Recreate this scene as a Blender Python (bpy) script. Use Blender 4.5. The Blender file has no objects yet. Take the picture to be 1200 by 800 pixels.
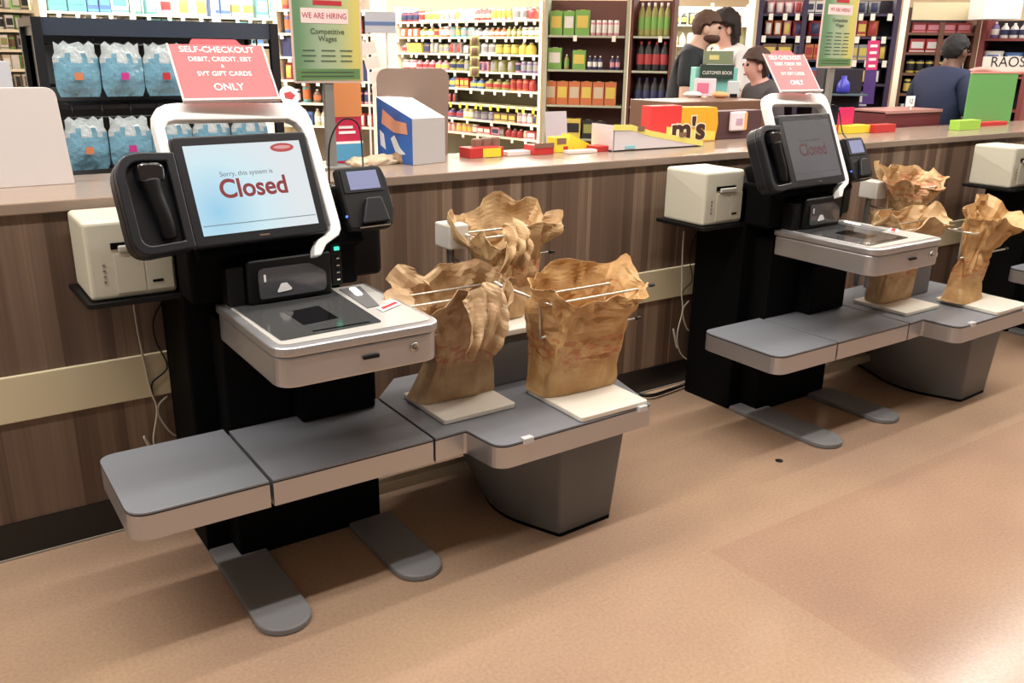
import bpy, bmesh, math, random
from mathutils import Vector, Matrix, noise
R = math.radians
PI = math.pi
sc = bpy.context.scene
C = sc.collection

# ------------------------------------------------------------------ camera
FW = Vector((0.53878369, 0.78190426, -0.31358868))
RT = Vector((0.82600855, -0.56347864, 0.01420202))
UP = Vector((0.1655959, 0.26667875, 0.94945271))
CAMP = Vector((0, 0, 1.55))
FPX = 1024.87
cd = bpy.data.cameras.new('camera')
cd.sensor_width = 36.0
cd.lens = FPX * 36 / 1200
cd.clip_start = 0.05
cd.clip_end = 100
cam = bpy.data.objects.new('camera', cd)
cam.matrix_world = Matrix(((RT.x, UP.x, -FW.x, CAMP.x), (RT.y, UP.y, -FW.y, CAMP.y), (RT.z, UP.z, -FW.z, CAMP.z), (0, 0, 0, 1)))
C.objects.link(cam)
sc.camera = cam

# ------------------------------------------------------------------ world, lights, exposure
w = bpy.data.worlds.new('world')
sc.world = w
w.use_nodes = True
w.node_tree.nodes['Background'].inputs[0].default_value = (1.0, 0.95, 0.9, 1)
w.node_tree.nodes['Background'].inputs[1].default_value = 0.22
sc.view_settings.view_transform = 'Standard'
sc.view_settings.look = 'None'
sc.view_settings.gamma = 1
sc.view_settings.use_curve_mapping = False
sc.view_settings.exposure = 0.0

def tube_light(x, y, z, lx, ly, power, col=(1.0, 0.95, 0.88)):
    l = bpy.data.lights.new('fluorescent_light', 'AREA')
    l.shape = 'RECTANGLE'
    l.size = lx
    l.size_y = ly
    l.energy = power
    l.color = col
    o = bpy.data.objects.new('fluorescent_light', l)
    o.location = (x, y, z)
    C.objects.link(o)
    return o
LIGHT_ROWS = [(-2.5, 9.5, 1.45, 56), (-2.5, 9.5, 2.8, 50), (-3, 13, 8.4, 190), (-3, 14, 11.5, 160)]
LAMPS = []
for x0, x1, y, p in LIGHT_ROWS:
    x = x0
    while x < x1:
        LAMPS.append((x + 1.2, y, p))
        x += 2.55
for x, y, p in LAMPS:
    tube_light(x, y, 3.5, 2.35, 0.11, p)

# ------------------------------------------------------------------ helpers
def lin(c):
    c = c / 255.0
    return c / 12.92 if c <= 0.04045 else ((c + 0.055) / 1.055) ** 2.4
def rgb(r, g, b):
    return (lin(r), lin(g), lin(b), 1)

_mats = {}
def mat(name, col, rough=0.5, metal=0.0, spec=0.5, emit=None, es=1.0, bump=0.0, bscale=40, trans=0.0, alpha=1.0, var=0.0):
    if name in _mats:
        return _mats[name]
    m = bpy.data.materials.new(name)
    m.use_nodes = True
    nt = m.node_tree
    b = nt.nodes['Principled BSDF']
    c = rgb(*col)
    b.inputs['Base Color'].default_value = c
    b.inputs['Roughness'].default_value = rough
    b.inputs['Metallic'].default_value = metal
    b.inputs['Specular IOR Level'].default_value = spec
    b.inputs['Transmission Weight'].default_value = trans
    b.inputs['Alpha'].default_value = alpha
    if emit:
        b.inputs['Emission Color'].default_value = rgb(*emit)
        b.inputs['Emission Strength'].default_value = es
    if var > 0 or bump > 0:
        tc = nt.nodes.new('ShaderNodeTexCoord')
        n = nt.nodes.new('ShaderNodeTexNoise')
        n.inputs['Scale'].default_value = bscale
        n.inputs['Detail'].default_value = 4
        nt.links.new(tc.outputs['Object'], n.inputs['Vector'])
        if var > 0:
            mx = nt.nodes.new('ShaderNodeMix')
            mx.data_type = 'RGBA'
            mx.inputs[6].default_value = tuple(v * (1 - var) for v in c[:3]) + (1,)
            mx.inputs[7].default_value = tuple(min(1, v * (1 + var)) for v in c[:3]) + (1,)
            nt.links.new(n.outputs['Fac'], mx.inputs[0])
            nt.links.new(mx.outputs[2], b.inputs['Base Color'])
        if bump > 0:
            bp = nt.nodes.new('ShaderNodeBump')
            bp.inputs['Strength'].default_value = bump
            bp.inputs['Distance'].default_value = 0.01
            nt.links.new(n.outputs['Fac'], bp.inputs['Height'])
            nt.links.new(bp.outputs['Normal'], b.inputs['Normal'])
    _mats[name] = m
    return m

def obj(name, bm, m, parent=None, smooth=False, bevel=0.0, bseg=2, solid=0.0, matrix=None):
    """one mesh object; vertices come in world coordinates of the first instance"""
    me = bpy.data.meshes.new(name)
    if smooth:
        for f in bm.faces:
            f.smooth = True
    bmesh.ops.recalc_face_normals(bm, faces=bm.faces)
    if matrix is not None:
        bm.transform(matrix)
    if parent is not None:
        org = Vector(parent.get('_o', (0, 0, 0)))
    else:
        xs = [v.co.x for v in bm.verts]; ys = [v.co.y for v in bm.verts]; zs = [v.co.z for v in bm.verts]
        org = Vector(((min(xs) + max(xs)) / 2, (min(ys) + max(ys)) / 2, min(zs)))
    bm.transform(Matrix.Translation(-org))
    bm.to_mesh(me)
    bm.free()
    for k in (m if isinstance(m, (list, tuple)) else [m]):
        me.materials.append(k)
    o = bpy.data.objects.new(name, me)
    C.objects.link(o)
    if parent is not None:
        o.parent = parent
        o['_o'] = tuple(org)
    else:
        o.location = org
        o['_o'] = tuple(org)
    if bevel:
        md = o.modifiers.new('bevel', 'BEVEL')
        md.width = bevel
        md.segments = bseg
        md.limit_method = 'ANGLE'
        md.angle_limit = R(40)
        md.harden_normals = False
    if solid:
        md = o.modifiers.new('solid', 'SOLIDIFY')
        md.thickness = solid
    return o

def empty(name, loc):
    o = bpy.data.objects.new(name, None)
    o.empty_display_size = 0.1
    o.location = loc
    o['_o'] = tuple(loc)
    C.objects.link(o)
    return o

def tag(o, label=None, cat=None, group=None, kind=None):
    if label: o['label'] = label
    if cat: o['category'] = cat
    if group: o['group'] = group
    if kind: o['kind'] = kind
    return o

def kids(o):
    return [c for c in bpy.data.objects if c.parent == o]
def copy_tree(o, parent=None):
    c = o.copy()
    C.objects.link(c)
    c.parent = parent
    for ch in kids(o):
        copy_tree(ch, c)
    return c

def box(bm, x0, x1, y0, y1, z0, z1, mi=0, M=None):
    vs = [bm.verts.new((x, y, z)) for z in (z0, z1) for x, y in ((x0, y0), (x1, y0), (x1, y1), (x0, y1))]
    if M is not None:
        for v in vs: v.co = M @ v.co
    fs = [(0, 3, 2, 1), (4, 5, 6, 7), (0, 1, 5, 4), (1, 2, 6, 5), (2, 3, 7, 6), (3, 0, 4, 7)]
    for f in fs:
        bm.faces.new([vs[i] for i in f]).material_index = mi
    return vs
def bx(*a, **k):
    bm = bmesh.new(); box(bm, *a, **k); return bm
def prism(bm, pts, z0, z1, mi=0, M=None):
    lo = [bm.verts.new((p[0], p[1], z0)) for p in pts]
    hi = [bm.verts.new((p[0], p[1], z1)) for p in pts]
    if M is not None:
        for v in lo + hi: v.co = M @ v.co
    n = len(pts)
    bm.faces.new(lo[::-1]).material_index = mi
    bm.faces.new(hi).material_index = mi
    for i in range(n):
        bm.faces.new([lo[i], lo[(i + 1) % n], hi[(i + 1) % n], hi[i]]).material_index = mi
def pr(*a, **k):
    bm = bmesh.new(); prism(bm, *a, **k); return bm
def rpoly(pts, seg=6):
    """pts: (x, y, r) -> polygon with rounded corners"""
    out = []
    n = len(pts)
    for i in range(n):
        p = Vector(pts[i][:2]); r = pts[i][2] if len(pts[i]) > 2 else 0
        if r <= 0:
            out.append((p.x, p.y)); continue
        a = Vector(pts[i - 1][:2]); b = Vector(pts[(i + 1) % n][:2])
        da = (a - p).normalized(); db = (b - p).normalized()
        ang = da.angle(db)
        t = min(r / math.tan(ang / 2), (a - p).length * .49, (b - p).length * .49)
        s = p + da * t; e = p + db * t
        for k in range(seg + 1):
            u = k / seg
            q = s * (1 - u) ** 2 + p * 2 * u * (1 - u) + e * u * u
            out.append((q.x, q.y))
    return out
def tube(bm, pts, r, n=8, mi=0, caps=True):
    pts = [Vector(p) for p in pts]
    rings = []
    prev = None
    for i, p in enumerate(pts):
        d = (pts[min(i + 1, len(pts) - 1)] - pts[max(i - 1, 0)]).normalized()
        if prev is None:
            a = d.orthogonal().normalized()
        else:
            a = (prev - d * prev.dot(d)).normalized()
        prev = a
        b = d.cross(a)
        rr = r[i] if isinstance(r, (list, tuple)) else r
        rings.append([bm.verts.new(p + (a * math.cos(2 * PI * k / n) + b * math.sin(2 * PI * k / n)) * rr) for k in range(n)])
    for i in range(len(rings) - 1):
        for k in range(n):
            f = bm.faces.new([rings[i][k], rings[i][(k + 1) % n], rings[i + 1][(k + 1) % n], rings[i + 1][k]])
            f.material_index = mi; f.smooth = True
    if caps:
        bm.faces.new(rings[0][::-1]).material_index = mi
        bm.faces.new(rings[-1]).material_index = mi
def tb(*a, **k):
    bm = bmesh.new(); tube(bm, *a, **k); return bm
def smooth_path(pts, n=8):
    pts = [Vector(p) for p in pts]
    out = []
    P = [pts[0]] + pts + [pts[-1]]
    for i in range(1, len(P) - 2):
        for k in range(n):
            t = k / n
            a, b, c, d = P[i - 1], P[i], P[i + 1], P[i + 2]
            out.append(0.5 * ((2 * b) + (c - a) * t + (2 * a - 5 * b + 4 * c - d) * t * t + (3 * b - a - 3 * c + d) * t ** 3))
    out.append(pts[-1])
    return out
def lathe(bm, prof, cx=0, cy=0, cz=0, n=14, mis=None, M=None):
    rings = []
    for r, z in prof:
        rings.append([bm.verts.new((cx + r * math.cos(2 * PI * k / n), cy + r * math.sin(2 * PI * k / n), cz + z)) for k in range(n)])
    if M is not None:
        for rg in rings:
            for v in rg: v.co = M @ v.co
    for i in range(len(rings) - 1):
        for k in range(n):
            f = bm.faces.new([rings[i][k], rings[i][(k + 1) % n], rings[i + 1][(k + 1) % n], rings[i + 1][k]])
            f.smooth = True
            f.material_index = mis[i] if mis else 0
    bm.faces.new(rings[0][::-1]).material_index = mis[0] if mis else 0
    bm.faces.new(rings[-1]).material_index = mis[-1] if mis else 0

def text_mesh(name, txt, size, M, m, parent=None, align='CENTER', extrude=0.0004, sx=1.0, bold=0.0):
    cu = bpy.data.curves.new('tmp', 'FONT')
    cu.body = txt
    cu.size = size
    cu.align_x = align
    cu.align_y = 'CENTER'
    cu.extrude = extrude
    cu.space_line = 0.95
    cu.offset = bold * size
    t = bpy.data.objects.new('tmp', cu)
    C.objects.link(t)
    dg = bpy.context.evaluated_depsgraph_get()
    me = bpy.data.meshes.new_from_object(t.evaluated_get(dg))
    bpy.data.objects.remove(t)
    bpy.data.curves.remove(cu)
    bm = bmesh.new()
    bm.from_mesh(me)
    bpy.data.meshes.remove(me)
    for v in bm.verts:
        v.co.x *= sx
    for f in bm.faces:
        f.material_index = 0
    return obj(name, bm, m, parent, matrix=M)

def basis(o, x, y):
    """matrix with origin o, local x, local y, z = x cross y"""
    x = Vector(x).normalized(); y = Vector(y); y = (y - x * y.dot(x)).normalized(); z = x.cross(y)
    return Matrix(((x.x, y.x, z.x, o[0]), (x.y, y.y, z.y, o[1]), (x.z, y.z, z.z, o[2]), (0, 0, 0, 1)))

def ray(px, py):
    return RT * ((px - 600) / FPX) - UP * ((py - 400) / FPX) + FW
def at(px, py, d):
    return CAMP + ray(px, py) * d
def atY(px, py, y):
    r = ray(px, py); return CAMP + r * (y / r.y)
def atZ(px, py, z):
    r = ray(px, py); return CAMP + r * ((z - CAMP.z) / r.z)

# ------------------------------------------------------------------ structure
# floor
def floor_mat():
    m = bpy.data.materials.new('vinyl_floor'); m.use_nodes = True
    nt = m.node_tree; b = nt.nodes['Principled BSDF']; N = nt.nodes.new; Lk = nt.links.new
    tc = N('ShaderNodeTexCoord')
    n1 = N('ShaderNodeTexNoise'); n1.inputs['Scale'].default_value = 90; n1.inputs['Detail'].default_value = 6; n1.inputs['Roughness'].default_value = .7
    n2 = N('ShaderNodeTexNoise'); n2.inputs['Scale'].default_value = 1.3; n2.inputs['Detail'].default_value = 3
    Lk(tc.outputs['Object'], n1.inputs['Vector']); Lk(tc.outputs['Object'], n2.inputs['Vector'])
    r1 = N('ShaderNodeValToRGB')
    r1.color_ramp.elements[0].position = .3; r1.color_ramp.elements[0].color = rgb(162, 134, 113)
    r1.color_ramp.elements[1].position = .7; r1.color_ramp.elements[1].color = rgb(182, 155, 131)
    Lk(n1.outputs['Fac'], r1.inputs['Fac'])
    # sheet on the right of the seam is a duller pinkish batch
    sp = N('ShaderNodeSeparateXYZ'); Lk(tc.outputs['Object'], sp.inputs[0])
    gx = N('ShaderNodeMath'); gx.operation = 'GREATER_THAN'; gx.inputs[1].default_value = 1.975; Lk(sp.outputs['X'], gx.inputs[0])
    gy = N('ShaderNodeMath'); gy.operation = 'LESS_THAN'; gy.inputs[1].default_value = 1.70; Lk(sp.outputs['Y'], gy.inputs[0])
    mm = N('ShaderNodeMath'); mm.operation = 'MULTIPLY'; Lk(gx.outputs[0], mm.inputs[0]); Lk(gy.outputs[0], mm.inputs[1])
    mx = N('ShaderNodeMix'); mx.data_type = 'RGBA'; mx.blend_type = 'MULTIPLY'
    Lk(mm.outputs[0], mx.inputs[0]); Lk(r1.outputs[0], mx.inputs[6]); mx.inputs[7].default_value = (.93, .90, .91, 1)
    m2 = N('ShaderNodeMix'); m2.data_type = 'RGBA'; m2.blend_type = 'MULTIPLY'
    r2 = N('ShaderNodeValToRGB')
    r2.color_ramp.elements[0].color = (.86, .84, .86, 1); r2.color_ramp.elements[1].color = (1.0, 1.0, .96, 1)
    r2.color_ramp.elements[0].position = .35; r2.color_ramp.elements[1].position = .65
    Lk(n2.outputs['Fac'], r2.inputs['Fac']); m2.inputs[0].default_value = 1
    Lk(mx.outputs[2], m2.inputs[6]); Lk(r2.outputs[0], m2.inputs[7])
    Lk(m2.outputs[2], b.inputs['Base Color'])
    rr = N('ShaderNodeMapRange'); rr.inputs['To Min'].default_value = .13; rr.inputs['To Max'].default_value = .24
    Lk(n2.outputs['Fac'], rr.inputs['Value']); Lk(rr.outputs[0], b.inputs['Roughness'])
    b.inputs['Specular IOR Level'].default_value = .4
    return m
fl = obj('floor', bx(-8, 22, -6, 24, -0.1, 0), floor_mat()); tag(fl, kind='structure')
fl.location = (0, 0, 0); fl.data.transform(Matrix.Translation((7, 9, -0.1)))

# wood laminate of the half wall
def wood_mat(name, cols, sc_x=9.0, rough=.45):
    m = bpy.data.materials.new(name); m.use_nodes = True
    nt = m.node_tree; b = nt.nodes['Principled BSDF']; N = nt.nodes.new; Lk = nt.links.new
    tc = N('ShaderNodeTexCoord')
    mp = N('ShaderNodeMapping'); mp.inputs['Scale'].default_value = (sc_x, 1, .22)
    Lk(tc.outputs['Object'], mp.inputs['Vector'])
    v = N('ShaderNodeTexNoise'); v.inputs['Scale'].default_value = 1.0; v.inputs['Detail'].default_value = 2; v.inputs['Roughness'].default_value = .6
    Lk(mp.outputs[0], v.inputs['Vector'])
    mp2 = N('ShaderNodeMapping'); mp2.inputs['Scale'].default_value = (110, 1, 2.2)
    Lk(tc.outputs['Object'], mp2.inputs['Vector'])
    g = N('ShaderNodeTexNoise'); g.inputs['Scale'].default_value = 1.0; g.inputs['Detail'].default_value = 3
    Lk(mp2.outputs[0], g.inputs['Vector'])
    # plank steps
    mp3 = N('ShaderNodeMapping'); mp3.inputs['Scale'].default_value = (16, .001, .001)
    Lk(tc.outputs['Object'], mp3.inputs['Vector'])
    vo = N('ShaderNodeTexVoronoi'); vo.inputs['Scale'].default_value = 1.0
    Lk(mp3.outputs[0], vo.inputs['Vector'])
    sv = N('ShaderNodeSeparateXYZ'); Lk(vo.outputs['Color'], sv.inputs[0])
    a1 = N('ShaderNodeMath'); a1.operation = 'MULTIPLY'; a1.inputs[1].default_value = .46; Lk(sv.outputs[0], a1.inputs[0])
    a2 = N('ShaderNodeMath'); a2.operation = 'MULTIPLY'; a2.inputs[1].default_value = .62; Lk(v.outputs['Fac'], a2.inputs[0])
    a3 = N('ShaderNodeMath'); a3.operation = 'ADD'; Lk(a1.outputs[0], a3.inputs[0]); Lk(a2.outputs[0], a3.inputs[1])
    a4 = N('ShaderNodeMath'); a4.operation = 'MULTIPLY'; a4.inputs[1].default_value = .3; Lk(g.outputs['Fac'], a4.inputs[0])
    a5 = N('ShaderNodeMath'); a5.operation = 'ADD'; Lk(a3.outputs[0], a5.inputs[0]); Lk(a4.outputs[0], a5.inputs[1])
    r = N('ShaderNodeValToRGB')
    n = len(cols)
    e = r.color_ramp.elements
    e[0].position = .3; e[0].color = rgb(*cols[0]); e[1].position = .95; e[1].color = rgb(*cols[-1])
    for i in range(1, n - 1):
        q = e.new(.3 + .65 * i / (n - 1)); q.color = rgb(*cols[i])
    Lk(a5.outputs[0], r.inputs['Fac']); Lk(r.outputs[0], b.inputs['Base Color'])
    b.inputs['Roughness'].default_value = rough
    return m
WALLY = 2.885
M_wood = wood_mat('wood_laminate', [(70, 54, 45), (98, 78, 65), (118, 97, 82), (152, 131, 112)])
wl = obj('wall_back', bx(-3.5, 12, WALLY, WALLY + .50, 0.0, 1.085), M_wood); tag(wl, kind='structure')
M_cap = mat('cap_laminate', (150, 132, 118), rough=.22, var=.08, bscale=9)
cap = obj('trim_1', bx(-3.5, 12, WALLY - .02, WALLY + .535, 1.085, 1.12), [M_cap], bevel=.004); tag(cap, kind='structure')
M_cream = mat('cream_bumper', (212, 200, 168), rough=.42, var=.03, bscale=6)
st = obj('trim_2', bx(-3.5, 12, WALLY - .014, WALLY + .001, .457, .604), M_cream, bevel=.003); tag(st, kind='structure')
M_base = mat('black_base', (22, 20, 20), rough=.35)
bs = obj('baseboard_back', bx(-3.5, 12, WALLY - .006, WALLY + .001, .004, .122), M_base); tag(bs, kind='structure')
ed = obj('trim_3', bx(-3.5, 12, WALLY - .012, WALLY - .002, 0.0, .006), mat('caulk_strip', (150, 140, 128), rough=.4)); tag(ed, kind='structure')
# far store walls and ceiling
M_far = mat('store_wall_paint', (238, 228, 205), rough=.8)
o = obj('wall_far', bx(-8, 22, 15.5, 15.7, 0, 4.2), M_far); tag(o, kind='structure')
o = obj('wall_right', bx(19.5, 19.7, -6, 15.5, 0, 4.2), M_far); tag(o, kind='structure')
o = obj('ceiling', bx(-8, 22, -6, 24, 4.2, 4.3), mat('ceiling_tiles', (235, 232, 222), rough=.9)); tag(o, kind='structure')

# lamp housings over every row (above the light, out of the frame)
M_lampw = mat('lamp_housing', (235, 235, 230), rough=.5)
for i, (x, y, p) in enumerate(LAMPS):
    bm = bmesh.new()
    box(bm, x - 1.22, x + 1.22, y - .07, y + .07, 3.53, 3.60)
    tube(bm, [(x - .9, y, 3.6), (x - .9, y, 4.2)], .008)
    tube(bm, [(x + .9, y, 3.6), (x + .9, y, 4.2)], .008)
    o = obj('ceiling_lamp', bm, M_lampw)
    tag(o, 'white fluorescent strip lamp hanging from the store ceiling', 'lamp', 'fluorescent strip lamps')

# ------------------------------------------------------------------ materials for the kiosks
M_black = mat('black_plastic', (8, 8, 10), rough=.45, spec=.3)
M_blackm = mat('black_matte', (4, 4, 5), rough=.75, spec=.12)
M_navy = mat('dark_bezel', (20, 21, 27), rough=.38, spec=.4)
M_white = mat('white_plastic', (250, 250, 250), rough=.28)
M_grey = mat('grey_laminate', (124, 127, 134), rough=.33, var=.05, bscale=120)
M_greyp = mat('grey_plastic', (104, 104, 104), rough=.45)
M_foot = mat('foot_grey', (128, 128, 130), rough=.45)
M_plate = mat('white_scale_plate', (232, 226, 214), rough=.3)
M_gasket = mat('gasket_black', (20, 22, 30), rough=.5)
M_lglass = mat('platter_glass', (66, 67, 68), rough=.12, spec=.6)
M_dglass = mat('window_glass', (10, 10, 12), rough=.05, spec=.7)
M_chrome = mat('chrome', (200, 198, 194), rough=.2, metal=1)
M_red = mat('red_print', (178, 44, 52), rough=.5)
M_printer = mat('printer_beige', (205, 203, 186), rough=.45)
M_cord_w = mat('cord_white', (190, 184, 170), rough=.5)
M_rod = mat('wire_rod', (205, 200, 190), rough=.3, metal=.8)
M_tip = mat('black_tip', (15, 15, 15), rough=.5)
def steel_mat():
    m = bpy.data.materials.new('brushed_steel'); m.use_nodes = True
    nt = m.node_tree; b = nt.nodes['Principled BSDF']; N = nt.nodes.new; Lk = nt.links.new
    b.inputs['Base Color'].default_value = rgb(192, 192, 196)
    b.inputs['Metallic'].default_value = .85
    b.inputs['Roughness'].default_value = .36
    tc = N('ShaderNodeTexCoord'); mp = N('ShaderNodeMapping'); mp.inputs['Scale'].default_value = (3, 3, 160)
    n = N('ShaderNodeTexNoise'); n.inputs['Scale'].default_value = 3
    Lk(tc.outputs['Object'], mp.inputs[0]); Lk(mp.outputs[0], n.inputs['Vector'])
    mr = N('ShaderNodeMapRange'); mr.inputs['To Min'].default_value = .28; mr.inputs['To Max'].default_value = .46
    Lk(n.outputs['Fac'], mr.inputs['Value']); Lk(mr.outputs[0], b.inputs['Roughness'])
    return m
M_steel = steel_mat()
def screen_mat(name, c0, c1, c2, s, ox, oz):
    m = bpy.data.materials.new(name); m.use_nodes = True
    nt = m.node_tree; b = nt.nodes['Principled BSDF']; N = nt.nodes.new; Lk = nt.links.new
    tc = N('ShaderNodeTexCoord')
    mp = N('ShaderNodeMapping'); mp.inputs['Location'].default_value = (-ox * 4.2, 0, -oz * 4.2); mp.inputs['Scale'].default_value = (4.2, .1, 4.2)
    g = N('ShaderNodeTexGradient'); g.gradient_type = 'SPHERICAL'
    Lk(tc.outputs['Object'], mp.inputs[0]); Lk(mp.outputs[0], g.inputs[0])
    r = N('ShaderNodeValToRGB')
    e = r.color_ramp.elements
    e[0].position = 0; e[0].color = rgb(*c0); e[1].position = 1; e[1].color = rgb(*c2)
    q = e.new(.45); q.color = rgb(*c1)
    Lk(g.outputs[0], r.inputs[0])
    b.inputs['Base Color'].default_value = (.02, .02, .02, 1)
    b.inputs['Roughness'].default_value = .15
    Lk(r.outputs[0], b.inputs['Emission Color']); b.inputs['Emission Strength'].default_value = s
    return m

# ------------------------------------------------------------------ the kiosk
K0 = Vector((.675, 2.484, 0))
OFF = Vector((2.345, -.065, 0))
def shelf_part(poly, root, name='packing_shelf', front_label=None):
    b = obj(name, pr(poly, .372, .440), M_steel, root)
    c = Vector((sum(p[0] for p in poly) / len(poly), sum(p[1] for p in poly) / len(poly)))
    ins = [((p[0] - c.x) * .996 + c.x, (p[1] - c.y) * .996 + c.y) for p in poly]
    obj('gasket', pr(ins, .440, .4435), M_gasket, b)
    obj('shelf_top', pr(poly, .4435, .450), M_grey, b, bevel=.0015)
    return b

kiosk = empty('self_checkout_kiosk', K0)
tag(kiosk, 'self-checkout kiosk nearest the camera with a bright lit Closed screen', 'self-checkout', 'self-checkout kiosks along the half wall')
bm = bmesh.new()
box(bm, .60, 1.10, 2.58, 2.86, .0, 1.02)
box(bm, .675, 1.167, 2.484, 2.60, .0, .80)
obj('cabinet', bm, M_blackm, kiosk, bevel=.008)
obj('column', bx(.88, 1.13, 2.41, 2.50, .452, .765), M_blackm, kiosk, bevel=.01)
for x0, x1, yf in ((.598, .757, 2.035), (1.045, 1.20, 2.06)):
    r = (x1 - x0) / 2
    poly = [(x0, 2.57), (x0, yf + r)] + [((x0 + x1) / 2 - r * math.cos(a * PI / 12), yf + r - r * math.sin(a * PI / 12)) for a in range(1, 12)] + [(x1, yf + r), (x1, 2.48), (x0 + .08, 2.48), (x0 + .08, 2.57)]
    if x0 > 1:
        poly = [p for p in poly[:-3]] + [(x1, 2.48), (x0, 2.48)]
        poly[0] = (x0, 2.48); poly.pop()
    obj('foot', pr(poly, .0, .022), M_foot, kiosk, bevel=.006, bseg=3)
shelf_part(rpoly([(.309, 2.505, .05), (.309, 2.10, .06), (.664, 2.10, 0), (.683, 2.515, 0)][0:2] + [(.664, 2.10, 0), (.664, 2.505, 0)]), kiosk)
shelf_part([(.674, 2.10), (1.166, 2.10), (1.166, 2.483), (.674, 2.483)], kiosk)
# scanner tray
outer = rpoly([(.668, 2.48, 0), (.668, 1.985, .06), (1.140, 1.985, .055), (1.140, 2.48, 0)], 8)
def inset(poly, d):
    c = Vector((.904, 2.23))
    return [(c.x + (p[0] - c.x) * (1 - d / .25), c.y + (p[1] - c.y) * (1 - d / .25)) for p in poly]
tray = obj('scanner_tray', pr(inset(outer, .006), .742, .8235), M_steel, kiosk, bevel=.006)
obj('tray_rim', pr(outer, .825, .851), M_steel, tray, bevel=.006, bseg=3)
obj('tray_deck', pr(rpoly([(.69, 2.46, 0), (.69, 2.012, .03), (1.122, 2.012, .03), (1.122, 2.46, 0)]), .851, .8535), mat('pale_deck', (205, 203, 198), rough=.3, metal=.3), tray)
obj('platter', pr(rpoly([(.695, 2.45, 0), (.705, 2.045, .012), (.992, 2.06, .01), (1.012, 2.45, 0)]), .8535, .856), M_lglass, tray)
obj('scan_window', pr([(.80, 2.135), (.905, 2.15), (.905, 2.29), (.80, 2.275)], .856, .8568), M_dglass, tray)
obj('platter_slot', bx(.80, .96, 2.068, 2.076, .856, .857), M_dglass, tray)
obj('side_panel', pr([(1.015, 2.20), (1.055, 2.205), (1.10, 2.43), (1.03, 2.43)], .8535, .8565), M_greyp, tray)
wl_ = obj('status_light', pr(rpoly([(1.042, 2.33, .012), (1.064, 2.33, .012), (1.079, 2.42, .012), (1.056, 2.42, .012)], 4), .8565, .859), mat('status_glow', (255, 255, 255), emit=(255, 250, 240), es=1.3), tray)
tag(wl_, 'small lit white strip')
stk = obj('sticker', pr([(1.035, 2.14), (1.115, 2.185), (1.115, 2.225), (1.035, 2.185)], .8565, .8572), M_white, tray)
obj('sticker_stripe', pr([(1.045, 2.158), (1.11, 2.195), (1.11, 2.212), (1.045, 2.178)], .8572, .8577), M_red, stk)
obj('badge', bx(.900, .945, 1.983, 1.9895, .785, .793), M_black, tray)
M = Matrix.Translation((1.052, 1.992, .792)) @ Matrix.Rotation(R(90), 4, 'X')
bm = bmesh.new(); lathe(bm, [(.014, 0), (.014, .006), (.0125, .0075), (.011, .0075), (.010, .005)], n=20, M=M)
obj('lock_ring', bm, M_chrome, tray)
bm = bmesh.new(); lathe(bm, [(.006, .004), (.006, .0085), (.0045, .0095)], n=14, M=M)
obj('lock_core', bm, mat('dull_metal', (120, 118, 112), rough=.35, metal=.9), tray)
# vertical reader
reader = obj('vertical_reader', pr(rpoly([(.735, 2.47, 0), (.738, 2.385, .012), (.995, 2.395, .012), (1.0, 2.47, 0)]), .8545, .985), M_black, kiosk, bevel=.01, bseg=3)
obj('reader_side', bx(.685, .737, 2.40, 2.47, .8545, .97), M_black, reader, bevel=.006)
Mr = basis((.868, 2.3855, .918), (1, .04, 0), (0, 0.03, 1))
obj('reader_glass', pr(rpoly([(-.10, -.045, .01), (.105, -.045, .02), (.105, .012, .02), (.055, .042, .02), (-.10, .042, .02)]), -.003, .003, M=Mr), mat('reader_glass', (72, 72, 76), rough=.1, spec=.8), reader)
obj('reader_glint', pr(rpoly([(-.05, -.032, .004), (.0, -.028, .006), (-.018, -.006, .006), (-.035, -.006, .006)]), .003, .005, M=Mr), mat('glint_white', (245, 245, 245), rough=.2), reader)  # white reflection glint on the reader glass, modelled as a small flat piece
obj('reader_mark', bx(-.085, -.079, .004, .025, .003, .0045, M=Mr), M_white, reader)
# fascia between reader and monitor
bm = bmesh.new()
Mf = basis((.875, 2.50, 1.02), (1, .02, 0), (0, .42, .91))
box(bm, -.255, .255, -.05, .13, -.10, .05, M=Mf)
box(bm, .60, 1.11, 2.46, 2.62, .86, 1.04)
obj('fascia', bm, M_blackm, kiosk, bevel=.012)
obj('fascia_badge', bx(.885, .925, 2.458, 2.4605, .998, 1.003), M_chrome, kiosk)

# monitor (plane from the measured pose)
SCc = Vector((.788, 2.424, 1.185))
ya, ti = R(5.37), R(23.0)
SX = Vector((math.cos(ya), math.sin(ya), 0))
SY = Vector((-math.sin(ya) * math.sin(ti), math.cos(ya) * math.sin(ti), math.cos(ti)))
SM = basis(SCc, SX, SY)        # local z points towards the viewer
mon = obj('monitor', pr(rpoly([(-.197, -.151, .012), (.196, -.151, .012), (.196, .151, .014), (-.197, .151, .014)], 5), -.035, 0.0, M=SM), M_navy, kiosk, bevel=.005)
obj('monitor_back', pr(rpoly([(-.15, -.13, .02), (.15, -.13, .02), (.13, .10, .02), (-.13, .10, .02)]), -.10, -.036, M=SM), M_black, mon, bevel=.01)
M_scr = screen_mat('lit_screen', (222, 228, 232), (206, 232, 240), (150, 204, 232), 1.0, .0, 1.13)
scr = obj('screen', pr([(-.169, -.1225), (.169, -.1225), (.169, .1245), (-.169, .1245)], .0, .0012, M=SM), M_scr, mon)
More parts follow.
